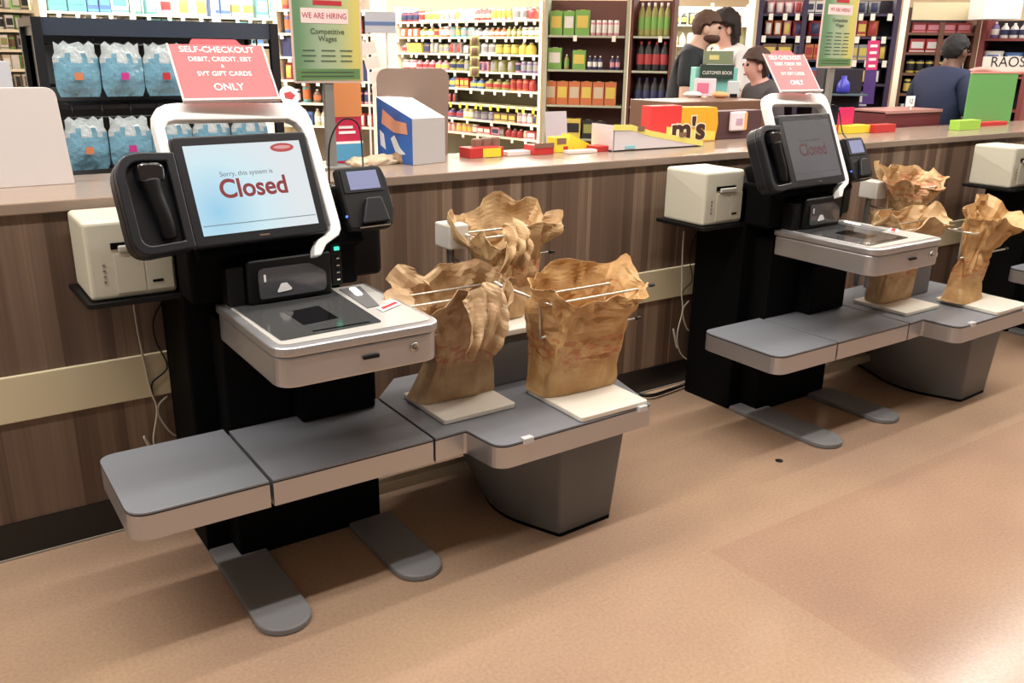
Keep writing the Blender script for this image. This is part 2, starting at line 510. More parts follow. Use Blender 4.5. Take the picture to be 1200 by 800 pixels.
def screen_content(scr, SM, red, grey, line, oval):
    text_mesh('screen_text', 'Closed', .073, SM @ Matrix.Translation((.002, -.002, .0014)), red, scr, sx=.96, bold=.022)
    text_mesh('screen_small_text', 'Sorry, this system is', .019, SM @ Matrix.Translation((-.01, .041, .0014)), grey, scr)
    obj('screen_line', bx(-.165, .165, -.098, -.0955, .0013, .0018, M=SM), line, scr)
    bm = bmesh.new()
    lathe(bm, [(.036, 0), (.036, .0005)], n=24, M=SM @ Matrix.Translation((.112, .106, .0013)) @ Matrix.Diagonal((1, .36, 1, 1)))
    ov = obj('screen_logo', bm, oval, scr)
    bm = bmesh.new()
    lathe(bm, [(.026, 0), (.026, .0004)], n=20, M=SM @ Matrix.Translation((.112, .107, .0019)) @ Matrix.Diagonal((1, .2, 1, 1)))
    obj('logo_band', bm, em('logo_pale', (226, 160, 160), .9) if SM is not None else line, ov)
def em(name, c, s):
    return mat(name, (5, 5, 5), emit=c, es=s)
screen_content(scr, SM, em('screen_red', (150, 34, 44), .8), em('screen_grey', (110, 118, 126), .8), em('screen_line', (120, 140, 150), .9), em('screen_oval', (190, 60, 60), .9))
obj('monitor_badge', bx(-.015, .015, -.139, -.134, 0, .001, M=SM), M_chrome, mon)
# white frame around the monitor
fo = [(-.205, -.10), (-.224, .10), (-.224, .19), (-.219, .217), (-.205, .236), (-.180, .246), (-.15, .249), (.185, .241), (.208, .234), (.224, .216), (.233, .185), (.2445, -.125), (.243, -.145), (.232, -.162), (.185, -.184), (.160, -.214),
      (.137, -.214), (.145, -.188), (.162, -.168), (.205, -.148), (.212, -.13), (.203, .13), (.196, .16), (.182, .181), (.16, .193), (-.165, .201), (-.185, .196), (-.196, .18), (-.197, .10), (-.185, -.1)]
obj('white_frame', pr(fo, -.046, -.012, M=SM), M_white, kiosk, bevel=.004, bseg=2)
# handheld scanner dock on the left
do = rpoly([(-.198, -.150, 0), (-.355, -.160, .05), (-.357, .116, .075), (-.198, .108, 0)], 9)
dock = obj('scanner_dock', pr(do, -.06, -.012, M=SM), M_navy, kiosk, bevel=.006)
di = rpoly([(-.222, -.128, 0), (-.330, -.134, .03), (-.332, .092, .05), (-.222, .085, 0)], 9)
# raised rim
bm = bmesh.new()
def ringp(bm, A, B, z0, z1, M):
    n = len(A)
    q = [[bm.verts.new(M @ Vector((p[0], p[1], z))) for p in P] for P, z in ((A, z0), (A, z1), (B, z1), (B, z0))]
    for i in range(n):
        j = (i + 1) % n
        for k in range(4):
            bm.faces.new([q[k][i], q[k][j], q[(k + 1) % 4][j], q[(k + 1) % 4][i]])
ringp(bm, do, di, -.012, .012, SM)
obj('dock_rim', bm, M_navy, dock, bevel=.004)
bm = bmesh.new()
tube(bm, [SM @ Vector(p) for p in smooth_path([(-.255, -.115, -.005), (-.262, -.06, .006), (-.272, .0, .012), (-.275, .035, .012)], 5)], [.020, .021, .022, .022, .022, .022, .022, .022, .022, .022, .022, .023, .024, .025, .026, .026], n=12)
hh = obj('handheld_scanner', bm, M_black, dock, smooth=True)
bm = bmesh.new()
prism(bm, rpoly([(-.306, .030, .012), (-.242, .030, .012), (-.236, .078, .018), (-.305, .082, .018)]), -.008, .030, M=SM)
obj('scanner_head', bm, mat('gloss_black', (20, 20, 24), rough=.12, spec=.8), hh, bevel=.008, bseg=3)
# pin pad on the right
PM = basis(SM @ Vector((.352, -.055, -.01)), SX, (SY + Vector((0, .05, 0))))
pp = obj('pin_pad', pr(rpoly([(-.08, .092, .01), (-.083, -.098, .014), (-.03, -.103, .01), (.062, -.103, .02), (.083, -.05, .02), (.083, .05, .02), (.072, .092, .02)]), -.03, .004, M=PM), M_black, kiosk, bevel=.006)
obj('pad_face', pr(rpoly([(-.073, .012, .005), (.065, .012, .005), (.062, .086, .005), (-.071, .086, .005)]), .004, .007, M=PM), M_navy, pp)
obj('pad_screen', pr([(-.052, .020), (.052, .020), (.050, .077), (-.052, .077)], .007, .0082, M=PM), em('pad_lilac', (152, 156, 196), .85), pp)
obj('card_slot', pr(rpoly([(-.045, -.088, .006), (.05, -.088, .006), (.04, -.01, .01), (-.012, -.01, .01)]), .004, .020, M=PM), M_navy, pp, bevel=.006)
obj('slot_edge', bx(-.055, .052, -.100, -.096, .004, .010, M=PM), M_chrome, pp)
obj('pad_light', bx(-.086, -.080, -.06, -.054, -.004, .002, M=PM), em('blue_light', (90, 130, 255), 1.5), pp)
bm = bmesh.new()
box(bm, 1.065, 1.215, 2.50, 2.60, .865, 1.15)
box(bm, 1.10, 1.17, 2.60, 2.80, .98, 1.08)
obj('pad_column', bm, M_black, kiosk, bevel=.02, bseg=3)
g1 = obj('green_light', bx(1.032, 1.046, 2.452, 2.46, .972, .982), em('green_led', (70, 255, 190), 1.6), kiosk)
for k in range(4):
    obj('button', bx(1.034, 1.044, 2.45, 2.46, .945 - k * .022, .950 - k * .022), M_chrome, kiosk)
obj('button_strip', bx(1.018, 1.058, 2.459, 2.48, .86, 1.0), M_black, kiosk, bevel=.005)
cbl = [atY(386, 215, 2.60), atY(386, 170, 2.62), atY(396, 145, 2.63), atY(409, 139, 2.63), atY(421, 149, 2.62), atY(425, 185, 2.58), atY(425, 200, 2.52)]
obj('pad_cable', tb(smooth_path(cbl, 6), .0028, n=6), M_black, kiosk, smooth=True)
# printer shelf
obj('printer_shelf', pr(rpoly([(.345, 2.865, 0), (.352, 2.585, .02), (.62, 2.585, 0), (.62, 2.865, 0)]), .852, .868), M_black, kiosk, bevel=.003)
# dangling leads behind the cabinet
def lead(pts, r, m, nm='power_cord'):
    obj(nm, tb(smooth_path(pts, 8), r, n=6), m, kiosk, smooth=True)
Yc = 2.862
lead([atY(*p, Yc) for p in ((156, 352), (160, 380), (168, 420), (176, 455), (184, 480), (180, 515), (185, 540))] + [(.50, 2.862, .33), (.56, 2.862, .20), (.64, 2.862, .14)], .0035, M_cord_w)
lead([atY(*p, Yc) for p in ((192, 350), (180, 375), (183, 400), (196, 430), (178, 450), (184, 475))], .0026, M_black, 'data_cable')
lead([atY(*p, Yc) for p in ((196, 464), (186, 475), (188, 490), (207, 510))] + [(.66, 2.862, .36), (.66, 2.862, .28)], .0035, M_cord_w)

# receipt printer
def printer():
    r = empty('receipt_printer', (.49, 2.72, .868))
    tag(r, 'beige box printer on a black bracket beside the nearest kiosk', 'printer', 'beige printers beside the kiosks')
    obj('case', bx(.366, .60, 2.607, 2.845, .869, 1.093), M_printer, r, bevel=.012, bseg=3)
    obj('mouth', bx(.432, .545, 2.603, 2.61, 1.012, 1.030), M_blackm, r)
    obj('paper_lip', bx(.45, .545, 2.594, 2.608, 1.004, 1.022), mat('lip_grey', (190, 190, 182), rough=.35), r, bevel=.004)
    p = obj('front_door', bx(.437, .515, 2.6035, 2.61, .884, 1.0), M_printer, r, bevel=.002)
    obj('side_door', bx(.518, .592, 2.6035, 2.61, .884, 1.0), M_printer, r, bevel=.002)
    obj('badge', bx(.533, .562, 2.601, 2.604, .907, .914), M_blackm, r)
    for k in range(4):
        obj('button', bx(.405, .412, 2.603, 2.608, .92 + k * .016, .924 + k * .016), mat('btn', (120, 116, 104)), r)
    return r
prn = printer()

# acrylic sign
def sign():
    top = Vector((0, .11, .15)).normalized()
    base = Vector((.778, 2.505, 1.409))
    M = basis(base, (1, .03, 0), top)
    r = empty('acrylic_sign', base)
    tag(r, 'red self-checkout notice in a clear acrylic stand on top of the nearest kiosk', 'sign', 'red notices on the kiosks')
    acr = mat('clear_acrylic', (245, 240, 240), rough=.05, trans=1.0)
    obj('sign_card', pr(rpoly([(-.129, .008, .003), (.129, .008, .003), (.129, .185, .004), (-.129, .185, .004)]), -.0008, .0008, M=M), mat('red_card', (226, 88, 92), rough=.45), r)
    obj('sign_tab', pr(rpoly([(-.085, .17, 0), (.085, .17, 0), (.062, .205, .01), (-.062, .205, .01)]), -.004, -.0012, M=M), mat('dark_red_card', (196, 50, 62), rough=.45), r)
    bm = bmesh.new()
    box(bm, -.136, .136, -.0, .006, -.004, .012, M=M)
    box(bm, -.136, -.131, 0, .187, -.002, .002, M=M)
    box(bm, .131, .136, 0, .187, -.002, .002, M=M)
    obj('acrylic_edge', bm, mat('acrylic_edge', (235, 215, 215), rough=.1), r)
    wt = mat('sign_white', (255, 240, 236), rough=.5)
    for t, s, v in (('SELF-CHECKOUT', .027, .168), ('DEBIT, CREDIT, EBT', .020, .137), ('&', .014, .115), ('SVT GIFT CARDS', .020, .090), ('ONLY', .031, .047)):
        text_mesh('sign_text', t, s, M @ Matrix.Translation((0, v, .001)), wt, r, sx=1.02, bold=.008)
    return r
sgn = sign()
# round tag clipped to the frame
Mt = basis(SM @ Vector((.19, .268, -.03)), SX, SY)
bm = bmesh.new(); lathe(bm, [(.030, -.002), (.030, .001)], n=24, M=Mt)
tg = obj('round_badge', bm, M_white); tag(tg, 'small round white badge with a red mark above the nearest kiosk frame', 'badge')
bm = bmesh.new(); lathe(bm, [(.019, .001), (.019, .0018)], n=5, M=Mt @ Matrix.Diagonal((1, .7, 1, 1)))
obj('red_mark', bm, M_red, tg)
tg.data.transform(Matrix.Identity(4))

# ------------------------------------------------------------------ bagging station
BS0 = Vector((1.62, 2.3, 0))
stn = empty('bagging_station', BS0)
tag(stn, 'grey and steel bagging shelf with bag arms beside the nearest kiosk', 'bagging station', 'bagging stations beside the kiosks')
tp = rpoly([(1.174, 2.483, 0), (1.174, 2.10, 0), (1.283, 2.105, .012), (1.30, 1.945, .055), (1.912, 1.955, .008), (1.985, 2.26, .02), (1.96, 2.62, .02), (1.30, 2.62, .02)], 6)
shelf_part(tp, stn, 'bagging_shelf')
# tapered base bin
bm = bmesh.new()
lo = rpoly([(1.612, 2.04, .018), (1.848, 2.052, .015), (1.86, 2.66, .01), (1.66, 2.66, .01), (1.50, 2.30, .45)], 12)
hi = rpoly([(1.60, 2.035, .018), (1.887, 2.04, .015), (1.90, 2.66, .01), (1.44, 2.66, .01), (1.36, 2.34, .45)], 12)
a = [bm.verts.new((x, y, .012)) for x, y in lo]; b = [bm.verts.new((x, y, .372)) for x, y in hi]
n = len(lo)
bm.faces.new(a[::-1]); bm.faces.new(b)
for i in range(n):
    f = bm.faces.new([a[i], a[(i + 1) % n], b[(i + 1) % n], b[i]]); f.smooth = True
obj('base_cabinet', bm, M_greyp, stn, bevel=.003)
obj('base_skid', pr([(x * .985 + .026, y * .99 + .02) for x, y in lo], 0, .014), M_blackm, stn)
obj('floor_beam', bx(1.10, 1.60, 2.49, 2.53, .085, .125), mat('beam_steel', (190, 176, 150), rough=.4, metal=.3), stn, bevel=.003)
def plate(x0, x1, y0, y1, z0, z1):
    obj('scale_plate', pr(rpoly([(x0, y0, .012), (x1, y0, .012), (x1, y1, .012), (x0, y1, .012)]), z0, z1), M_plate, stn, bevel=.003)
plate(1.242, 1.512, 2.165, 2.44, .4515, .468)
plate(1.615, 1.895, 1.952, 2.25, .4515, .468)
ps = obj('pedestal', pr(rpoly([(1.545, 2.36, .02), (1.745, 2.36, .02), (1.745, 2.60, .02), (1.545, 2.60, .02)]), .4515, .628), M_greyp, stn, bevel=.004)
obj('scale_plate', pr(rpoly([(1.532, 2.35, .015), (1.758, 2.35, .015), (1.758, 2.61, .015), (1.532, 2.61, .015)]), .629, .650), M_plate, stn, bevel=.003)
for x0 in ((1.405), (1.865)):
    obj('edge_clip', bx(x0 - .018, x0 + .018, 1.940, 1.962, .436, .456), mat('clip_grey', (205, 205, 208), rough=.3), stn, bevel=.002)
# bag arms
sp = obj('arm_post', tb([(1.545, 2.635, .45), (1.545, 2.635, .84), (1.535, 2.62, .97)], .014, n=10), mat('post_grey', (130, 130, 130), rough=.35, metal=.5), stn)
obj('arm_bracket', bx(1.495, 1.575, 2.56, 2.66, .90, .985), mat('bracket_white', (215, 212, 206), rough=.4), stn, bevel=.006)
def hanger(xa, xb, ya_, yb, zt, zl, back):
    bm = bmesh.new()
    for y in (ya_, yb):
        tube(bm, [(xa, y, zt), (xb, y, zt), (xb + (.02 if xb > xa else -.02), y, zt + .006)], .0045, n=6)
    tube(bm, [(xa, ya_, zt), (xa, yb, zt)], .0045, n=6)
    tube(bm, [(xa, (ya_ + yb) / 2, zl), (xb + .01, (ya_ + yb) / 2, zl)], .0045, n=6)
    tube(bm, [(xa, (ya_ + yb) / 2, zl), (xa, (ya_ + yb) / 2, zt), (1.545, 2.62, zt + .02)], .0055, n=6)
    h = obj('bag_hanger', bm, M_rod, stn, smooth=True)
    xe = xb + (.025 if xb > xa else -.025)
    for y, z in ((ya_, zt + .006), (yb, zt + .006), ((ya_ + yb) / 2, zl)):
        obj('hanger_tip', tb([(xe - .012, y, z), (xe + .012, y, z)], .0065, n=8), M_tip, h)
hanger(1.515, 1.13, 2.20, 2.31, .838, .72, 0)
hanger(1.60, 2.0, 2.11, 2.22, .800, .675, 0)
hanger(1.57, 1.90, 2.49, 2.60, .945, .85, 0)

# ------------------------------------------------------------------ paper bags
def bag_mat(name, base, light, red=True, seed=0):
    m = bpy.data.materials.new(name); m.use_nodes = True
    nt = m.node_tree; b = nt.nodes['Principled BSDF']; N = nt.nodes.new; Lk = nt.links.new
    tc = N('ShaderNodeTexCoord')
    n1 = N('ShaderNodeTexNoise'); n1.inputs['Scale'].default_value = 14; n1.inputs['Detail'].default_value = 5
    Lk(tc.outputs['Object'], n1.inputs['Vector'])
    r = N('ShaderNodeValToRGB'); r.color_ramp.elements[0].position = .35; r.color_ramp.elements[1].position = .68
    r.color_ramp.elements[0].color = rgb(*base); r.color_ramp.elements[1].color = rgb(*light)
    Lk(n1.outputs['Fac'], r.inputs['Fac'])
    # blurred red print
    mp = N('ShaderNodeMapping'); mp.inputs['Location'].default_value = (seed, 0, 0); mp.inputs['Scale'].default_value = (26, 26, 60)
    Lk(tc.outputs['Object'], mp.inputs[0])
    n2 = N('ShaderNodeTexNoise'); n2.inputs['Scale'].default_value = 1; n2.inputs['Detail'].default_value = 3
    Lk(mp.outputs[0], n2.inputs['Vector'])
    sp = N('ShaderNodeSeparateXYZ'); Lk(tc.outputs['Object'], sp.inputs[0])
    band = N('ShaderNodeMath'); band.operation = 'COMPARE'; band.inputs[1].default_value = .16 if red else 5; band.inputs[2].default_value = .045
    Lk(sp.outputs['Z'], band.inputs[0])
    g = N('ShaderNodeMath'); g.operation = 'GREATER_THAN'; g.inputs[1].default_value = .53; Lk(n2.outputs['Fac'], g.inputs[0])
    mu = N('ShaderNodeMath'); mu.operation = 'MULTIPLY'; Lk(band.outputs[0], mu.inputs[0]); Lk(g.outputs[0], mu.inputs[1])
    mu2 = N('ShaderNodeMath'); mu2.operation = 'MULTIPLY'; mu2.inputs[1].default_value = .5; Lk(mu.outputs[0], mu2.inputs[0])
    mx = N('ShaderNodeMix'); mx.data_type = 'RGBA'; Lk(mu2.outputs[0], mx.inputs[0]); Lk(r.outputs[0], mx.inputs[6]); mx.inputs[7].default_value = rgb(170, 70, 40)
    Lk(mx.outputs[2], b.inputs['Base Color'])
    b.inputs['Roughness'].default_value = .55
    n3 = N('ShaderNodeTexVoronoi'); n3.inputs['Scale'].default_value = 16; n3.feature = 'SMOOTH_F1'
    Lk(tc.outputs['Object'], n3.inputs['Vector'])
    bp = N('ShaderNodeBump'); bp.inputs['Strength'].default_value = .35; bp.inputs['Distance'].default_value = .02
    Lk(n3.outputs['Distance'], bp.inputs['Height']); Lk(bp.outputs['Normal'], b.inputs['Normal'])
    return m
def crease(v, s, seed):
    """sharp-edged paper crumple"""
    p = Vector((v[0] * s + seed, v[1] * s, v[2] * s * .55))
    return abs(noise.noise(p)) * 2 - .45
def bag(label, rings, seed, m, flap=None, slope=.3):
    """rings: (cx, cy, z, width, depth, yaw, fold, boxiness) bottom to top"""
    nr, na = 26, 54
    bm = bmesh.new()
    R_ = []
    K = len(rings) - 1
    for i in range(nr):
        t = i / (nr - 1) * K
        k = min(int(t), K - 1); u = t - k
        u2 = u * u * (3 - 2 * u)
        a, b = rings[k], rings[k + 1]
        q = [a[j] * (1 - u2) + b[j] * u2 for j in range(8)]
        ring = []
        for j in range(na):
            th = 2 * PI * j / na
            c, s = math.cos(th), math.sin(th)
            e = q[7]
            x = math.copysign(abs(c) ** e, c) * q[3] / 2
            y = math.copysign(abs(s) ** e, s) * q[4] / 2
            f = q[6]
            tt = i / (nr - 1)
            rad = f * (.6 * math.sin(th * 7 + seed + tt * 2.2) + .4 * math.sin(th * 13 + seed * 2.1 - tt * 3))
            x += c * rad; y += s * rad
            # side gusset pinch
            g = math.exp(-((abs(c) - 1) / .10) ** 2) * q[3] * .07 * math.sin(min(1, tt * 1.4) * PI)
            x -= math.copysign(g, c)
            co, si = math.cos(q[5]), math.sin(q[5])
            p = Vector((q[0] + x * co - y * si, q[1] + x * si + y * co, q[2]))
            am = .004 + .020 * min(1, tt * 1.5)
            nrm = Vector((c, s, 0))
            p += nrm * am * 1.5 * crease(p, 9, seed) + nrm * am * .8 * crease(p, 24, seed + 5)
            if tt > .45:
                p.z += (tt - .45) * .13 * (noise.noise(Vector((c * 1.6 + seed, s * 1.6, .3))) + .25 * noise.noise(Vector((c * 4 + seed, s * 4, 1.3))))
            p.z -= tt ** 3 * slope * (-(y))
            if tt < .06: p.z = q[2]
            ring.append(bm.verts.new(p))
        R_.append(ring)
    for i in range(nr - 1):
        for j in range(na):
            bm.faces.new([R_[i][j], R_[i][(j + 1) % na], R_[i + 1][(j + 1) % na], R_[i + 1][j]])
    bm.faces.new(R_[0][::-1])
    bmesh.ops.triangulate(bm, faces=bm.faces)
    o = obj('paper_bag', bm, m, None, smooth=False, solid=.0016)
    tag(o, label, 'bag', 'brown paper bags on the bagging stations')
    if flap:
        fx, fy, fz, fw, fh, yaw = flap
        bm = bmesh.new()
        nx, nz = 14, 18
        g = []
        for i in range(nz):
            v = i / (nz - 1)
            row = []
            for j in range(nx):
                u = j / (nx - 1) - .5
                wv = fw * (1 - .35 * v)
                x = u * wv + .02 * math.sin(v * 3 + seed)
                y = -.02 - .05 * math.sin(v * PI * .8) + .012 * math.sin(u * 17 + v * 3)
                z = -v * fh + .02 * math.sin(u * 5 + seed)
                c_, s_ = math.cos(yaw), math.sin(yaw)
                p = Vector((fx + x * c_ - y * s_, fy + x * s_ + y * c_, fz + z))
                p += Vector((0, -1, .3)) * .016 * crease(p, 22, seed + 3)
                row.append(bm.verts.new(p))
            g.append(row)
        for i in range(nz - 1):
            for j in range(nx - 1):
                bm.faces.new([g[i][j], g[i][j + 1], g[i + 1][j + 1], g[i + 1][j]])
        obj('bag_flap', bm, m, o, smooth=False, solid=.0016)
    return o
B1 = bag_mat('kraft_a', (168, 136, 100), (196, 166, 128), seed=1)
B2 = bag_mat('kraft_b', (184, 140, 88), (206, 168, 116), seed=4)
B3 = bag_mat('kraft_c', (180, 144, 100), (208, 176, 132), seed=8)
bag('paper bag with a drooping front flap, on the left scale plate beside the nearest kiosk',
    [(1.385, 2.36, .470, .30, .13, .0, 0, .42), (1.40, 2.35, .58, .24, .12, 0, .004, .5), (1.40, 2.31, .70, .23, .13, 0, .008, .6), (1.37, 2.27, .81, .30, .18, .0, .012, .75), (1.33, 2.25, .87, .42, .22, .0, .014, .85)], 1.3, B1,
    (1.345, 2.155, .875, .17, .19, .1), slope=.25)
bag('upright open paper bag on the front right scale plate of the nearest station',
    [(1.765, 2.20, .470, .315, .15, -.05, 0, .40), (1.765, 2.19, .58, .315, .18, -.03, .003, .45), (1.775, 2.17, .70, .33, .22, 0, .005, .55), (1.775, 2.15, .79, .37, .26, 0, .008, .7), (1.775, 2.145, .845, .43, .27, .0, .010, .8)], 4.1, B2, slope=.2)
bag('rear paper bag over the white pedestal, between the two front bags nearest the camera',
    [(1.68, 2.50, .654, .13, .10, .0, 0, .6), (1.70, 2.51, .74, .17, .12, 0, .004, .6), (1.71, 2.53, .85, .25, .17, 0, .008, .65), (1.71, 2.53, .94, .34, .21, 0, .010, .75), (1.71, 2.53, .99, .38, .22, 0, .012, .8)], 7.7, B3,
    (1.64, 2.43, 1.0, .13, .15, .1))

# second and third stations
for k in (1, 2):
    kc = copy_tree(kiosk); kc.location = K0 + OFF * k
    kc['label'] = ['', 'self-checkout kiosk in the middle with a dim grey Closed screen', 'self-checkout kiosk cut off by the right edge of the photo'][k]
    s = copy_tree(stn); s.location = BS0 + OFF * k
    s['label'] = ['', 'grey and steel bagging shelf with bag arms beside the kiosk with the dim screen', 'bagging shelf beside the kiosk cut off at the right edge'][k]
    p = copy_tree(prn); p.location = Vector((.49, 2.72, .868)) + OFF * k
    p['label'] = ['', 'beige box printer on a black bracket beside the kiosk with the dim screen', 'rightmost beige box printer, beside the kiosk at the right edge of the photo'][k]
    g = copy_tree(sgn); g.location = Vector((.778, 2.505, 1.409)) + OFF * k
    g['label'] = ['', 'red self-checkout notice in a clear acrylic stand on the kiosk with the dim screen', 'red notice on the kiosk at the right edge'][k]
    if k == 1:
        dim = screen_mat('dim_screen', (112, 110, 112), (98, 96, 98), (140, 140, 142), .75, .0, .93)
        dr = em('dim_red', (92, 50, 54), .8); dg_ = em('dim_grey', (84, 82, 84), .8)
        for ch in kids(kc):
            if ch.name.startswith('monitor'):
                for c2 in kids(ch):
                    if c2.name.startswith('screen'):
                        c2.data = c2.data.copy(); c2.data.materials[0] = dim
                        c2['label'] = 'dimmed grey screen'
            for c2 in kids(ch):
                for c3 in kids(c2):
                    if c3.name.startswith('screen_text'):
                        c3.data = c3.data.copy(); c3.data.materials[0] = dr
        def walk(o):
            for c in kids(o):
                nm = c.name.split('.')[0]
                if nm in ('screen_small_text', 'screen_line', 'screen_logo', 'logo_band'):
                    c.data = c.data.copy(); c.data.materials[0] = dg_
                if nm == 'screen_text':
                    c.data = c.data.copy(); c.data.materials[0] = dr
                walk(c)
        walk(kc)
    if k == 2:
        pass

o2 = OFF
bag('paper bag with a folded-over top, left scale plate beside the dim screen kiosk',
    [(1.40 + o2.x, 2.36 + o2.y, .470, .26, .11, 0, 0, .45), (1.40 + o2.x, 2.35 + o2.y, .62, .27, .12, 0, .003, .5), (1.38 + o2.x, 2.31 + o2.y, .74, .30, .14, 0, .006, .6), (1.34 + o2.x, 2.27 + o2.y, .83, .36, .20, 0, .014, .8), (1.34 + o2.x, 2.25 + o2.y, .88, .44, .22, 0, .018, .9)], 11.3, B3)
bag('narrow twisted paper bag on the front right scale plate by the dim screen kiosk',
    [(1.70 + o2.x, 2.17 + o2.y, .470, .24, .13, .1, 0, .5), (1.70 + o2.x, 2.17 + o2.y, .56, .18, .10, 0, .006, .6), (1.73 + o2.x, 2.15 + o2.y, .70, .18, .10, 0, .010, .7), (1.78 + o2.x, 2.14 + o2.y, .81, .30, .16, 0, .014, .8), (1.83 + o2.x, 2.13 + o2.y, .875, .46, .20, 0, .018, .9)], 15.9, B2)
bag('rear paper bag drooping from its arms beside the kiosk with the dim screen',
    [(1.70 + o2.x, 2.53 + o2.y, .79, .12, .08, 0, 0, .6), (1.70 + o2.x, 2.53 + o2.y, .84, .17, .12, 0, .006, .6), (1.70 + o2.x, 2.53 + o2.y, .90, .26, .18, 0, .010, .7), (1.71 + o2.x, 2.53 + o2.y, .97, .36, .21, 0, .014, .8), (1.72 + o2.x, 2.53 + o2.y, 1.01, .44, .21, 0, .016, .85)], 21.2, B3)

# dark scrap on the floor, black power bricks by the wall
p = atZ(913, 540, 0)
bm = bmesh.new(); lathe(bm, [(.012, 0), (.016, .003), (.010, .006)], p.x, p.y, 0, n=7, M=None)
tag(obj('floor_scrap', bm, M_black), 'small dark scrap lying on the open floor in front of the middle kiosk', 'scrap')
bm = bmesh.new()
pts = [atZ(*q, .02) for q in ((748, 462), (765, 463), (790, 455), (815, 447), (835, 452))]
tube(bm, smooth_path(pts, 8), .009, n=8)
tag(obj('floor_cable', bm, M_black), 'thick black cable lying on the floor along the wall base between the kiosks', 'cable')
#BG
# ------------------------------------------------------------------ background: shelving and goods
PAL = {
 'green': (120, 190, 70), 'orange': (226, 110, 50), 'red': (196, 46, 48), 'blue': (66, 108, 180), 'yellow': (236, 206, 70),
 'white': (236, 234, 228), 'pink': (232, 140, 160), 'purple': (112, 82, 150), 'teal': (80, 160, 165), 'brown': (122, 86, 64),
 'black': (30, 30, 34), 'beige': (216, 196, 160), 'grey': (150, 150, 152), 'maroon': (110, 40, 50), 'olive': (160, 160, 70), 'navy': (40, 48, 100)}
def pm(c):
    g_ = sum(PAL[c]) / 3
    return mat('pack_' + c, tuple((v * .80 + g_ * .20) * .90 + 14 for v in PAL[c]), rough=.45)  # greyed and lifted: washed-out haze mixed into the pack colours
_prod = {}
def product(kind, col, band, w, h, d):
    key = (kind, col, band, round(w, 3), round(h, 3), round(d, 3))
    if key in _prod: return _prod[key]
    bm = bmesh.new()
    if kind in ('carton', 'multipack', 'box'):
        box(bm, -w / 2, w / 2, 0, d, 0, h)
        box(bm, -w * .40, w * .40, -.002, .001, h * .30, h * .78, mi=1)
        if kind == 'multipack':
            box(bm, -w * .18, w * .18, d * .4, d * .55, h, h + .006, mi=1)
        else:
            box(bm, -w * .5, w * .5, -.001, .0, h * .06, h * .14, mi=1)
    elif kind == 'bottle':
        r = min(w, d) / 2
        lathe(bm, [(r * .9, 0), (r, h * .03), (r * .96, h * .12), (r, h * .2), (r * 1.01, h * .22), (r * 1.01, h * .55), (r, h * .57), (r * .85, h * .72), (r * .32, h * .90), (r * .34, h * .91), (r * .34, h)], 0, r, 0, n=12, mis=[0, 0, 0, 0, 1, 1, 0, 0, 2, 2, 2])
    elif kind in ('can', 'jar'):
        r = min(w, d) / 2
        lathe(bm, [(r * .88, 0), (r, h * .05), (r, h * .18), (r * 1.01, h * .2), (r * 1.01, h * .7), (r, h * .72), (r, h * .85), (r * .85, h * .9), (r * .88, h)], 0, r, 0, n=12, mis=[0, 0, 1, 1, 1, 0, 2, 2, 2])
    elif kind in ('pouch', 'bag'):
        n_ = 7
        prof = [(0, .30), (.12, .5), (.5, .5), (.85, .42), (.93, .06), (1, .05)]
        rings = []
        for z, dd in prof:
            ww = w * (.5 if z < .9 else .52) * (1 - .06 * math.sin(z * PI))
            rings.append([bm.verts.new((x * ww * 1.0, d * .5 + y * d * dd, z * h)) for x, y in ((-1, 0), (-.6, -.8), (0, -1), (.6, -.8), (1, 0), (.6, .8), (0, 1), (-.6, .8))])
        for i in range(len(rings) - 1):
            for k in range(8):
                f = bm.faces.new([rings[i][k], rings[i][(k + 1) % 8], rings[i + 1][(k + 1) % 8], rings[i + 1][k]])
                f.smooth = True
                f.material_index = 1 if (i == 1 and k in (1, 2)) or (i == 2 and k in (1, 2)) else 0
        bm.faces.new(rings[0][::-1]); bm.faces.new(rings[-1])
    me = bpy.data.meshes.new(kind)
    bmesh.ops.recalc_face_normals(bm, faces=bm.faces)
    bm.to_mesh(me); bm.free()
    for c in (col, band, 'white' if kind == 'bottle' and col != 'black' else band):
        me.materials.append(pm(c))
    _prod[key] = me
    return me
KW = {'carton': 'carton', 'multipack': 'drink multipack', 'bottle': 'bottle', 'can': 'can', 'jar': 'jar', 'pouch': 'pouch', 'bag': 'bag', 'box': 'box'}
ORD = ['leftmost', 'second from left', 'third from left', 'fourth from left', 'fifth from left', 'sixth from left', 'seventh from left', 'eighth from left', 'ninth from left', 'tenth from left'] + ['%s from left' % t for t in ('eleventh', 'twelfth', 'thirteenth', 'fourteenth', 'fifteenth', 'sixteenth', 'seventeenth', 'eighteenth', 'nineteenth', 'twentieth', '21st', '22nd', '23rd', '24th', '25th', '26th', '27th', '28th', '29th', '30th', '31st', '32nd', '33rd', '34th', '35th', '36th')]
ROWN = ['top', 'second', 'third', 'fourth', 'fifth', 'sixth', 'seventh', 'eighth', 'ninth']
def frame_of(p0, p1):
    p0 = Vector((p0[0], p0[1], 0)); p1 = Vector((p1[0], p1[1], 0))
    x = (p1 - p0).normalized()
    y = Vector((-x.y, x.x, 0))
    if y.dot(FW) < 0: y = -y
    return Matrix(((x.x, y.x, 0, p0.x), (x.y, y.y, 0, p0.y), (0, 0, 1, 0), (0, 0, 0, 1))), (p1 - p0).length
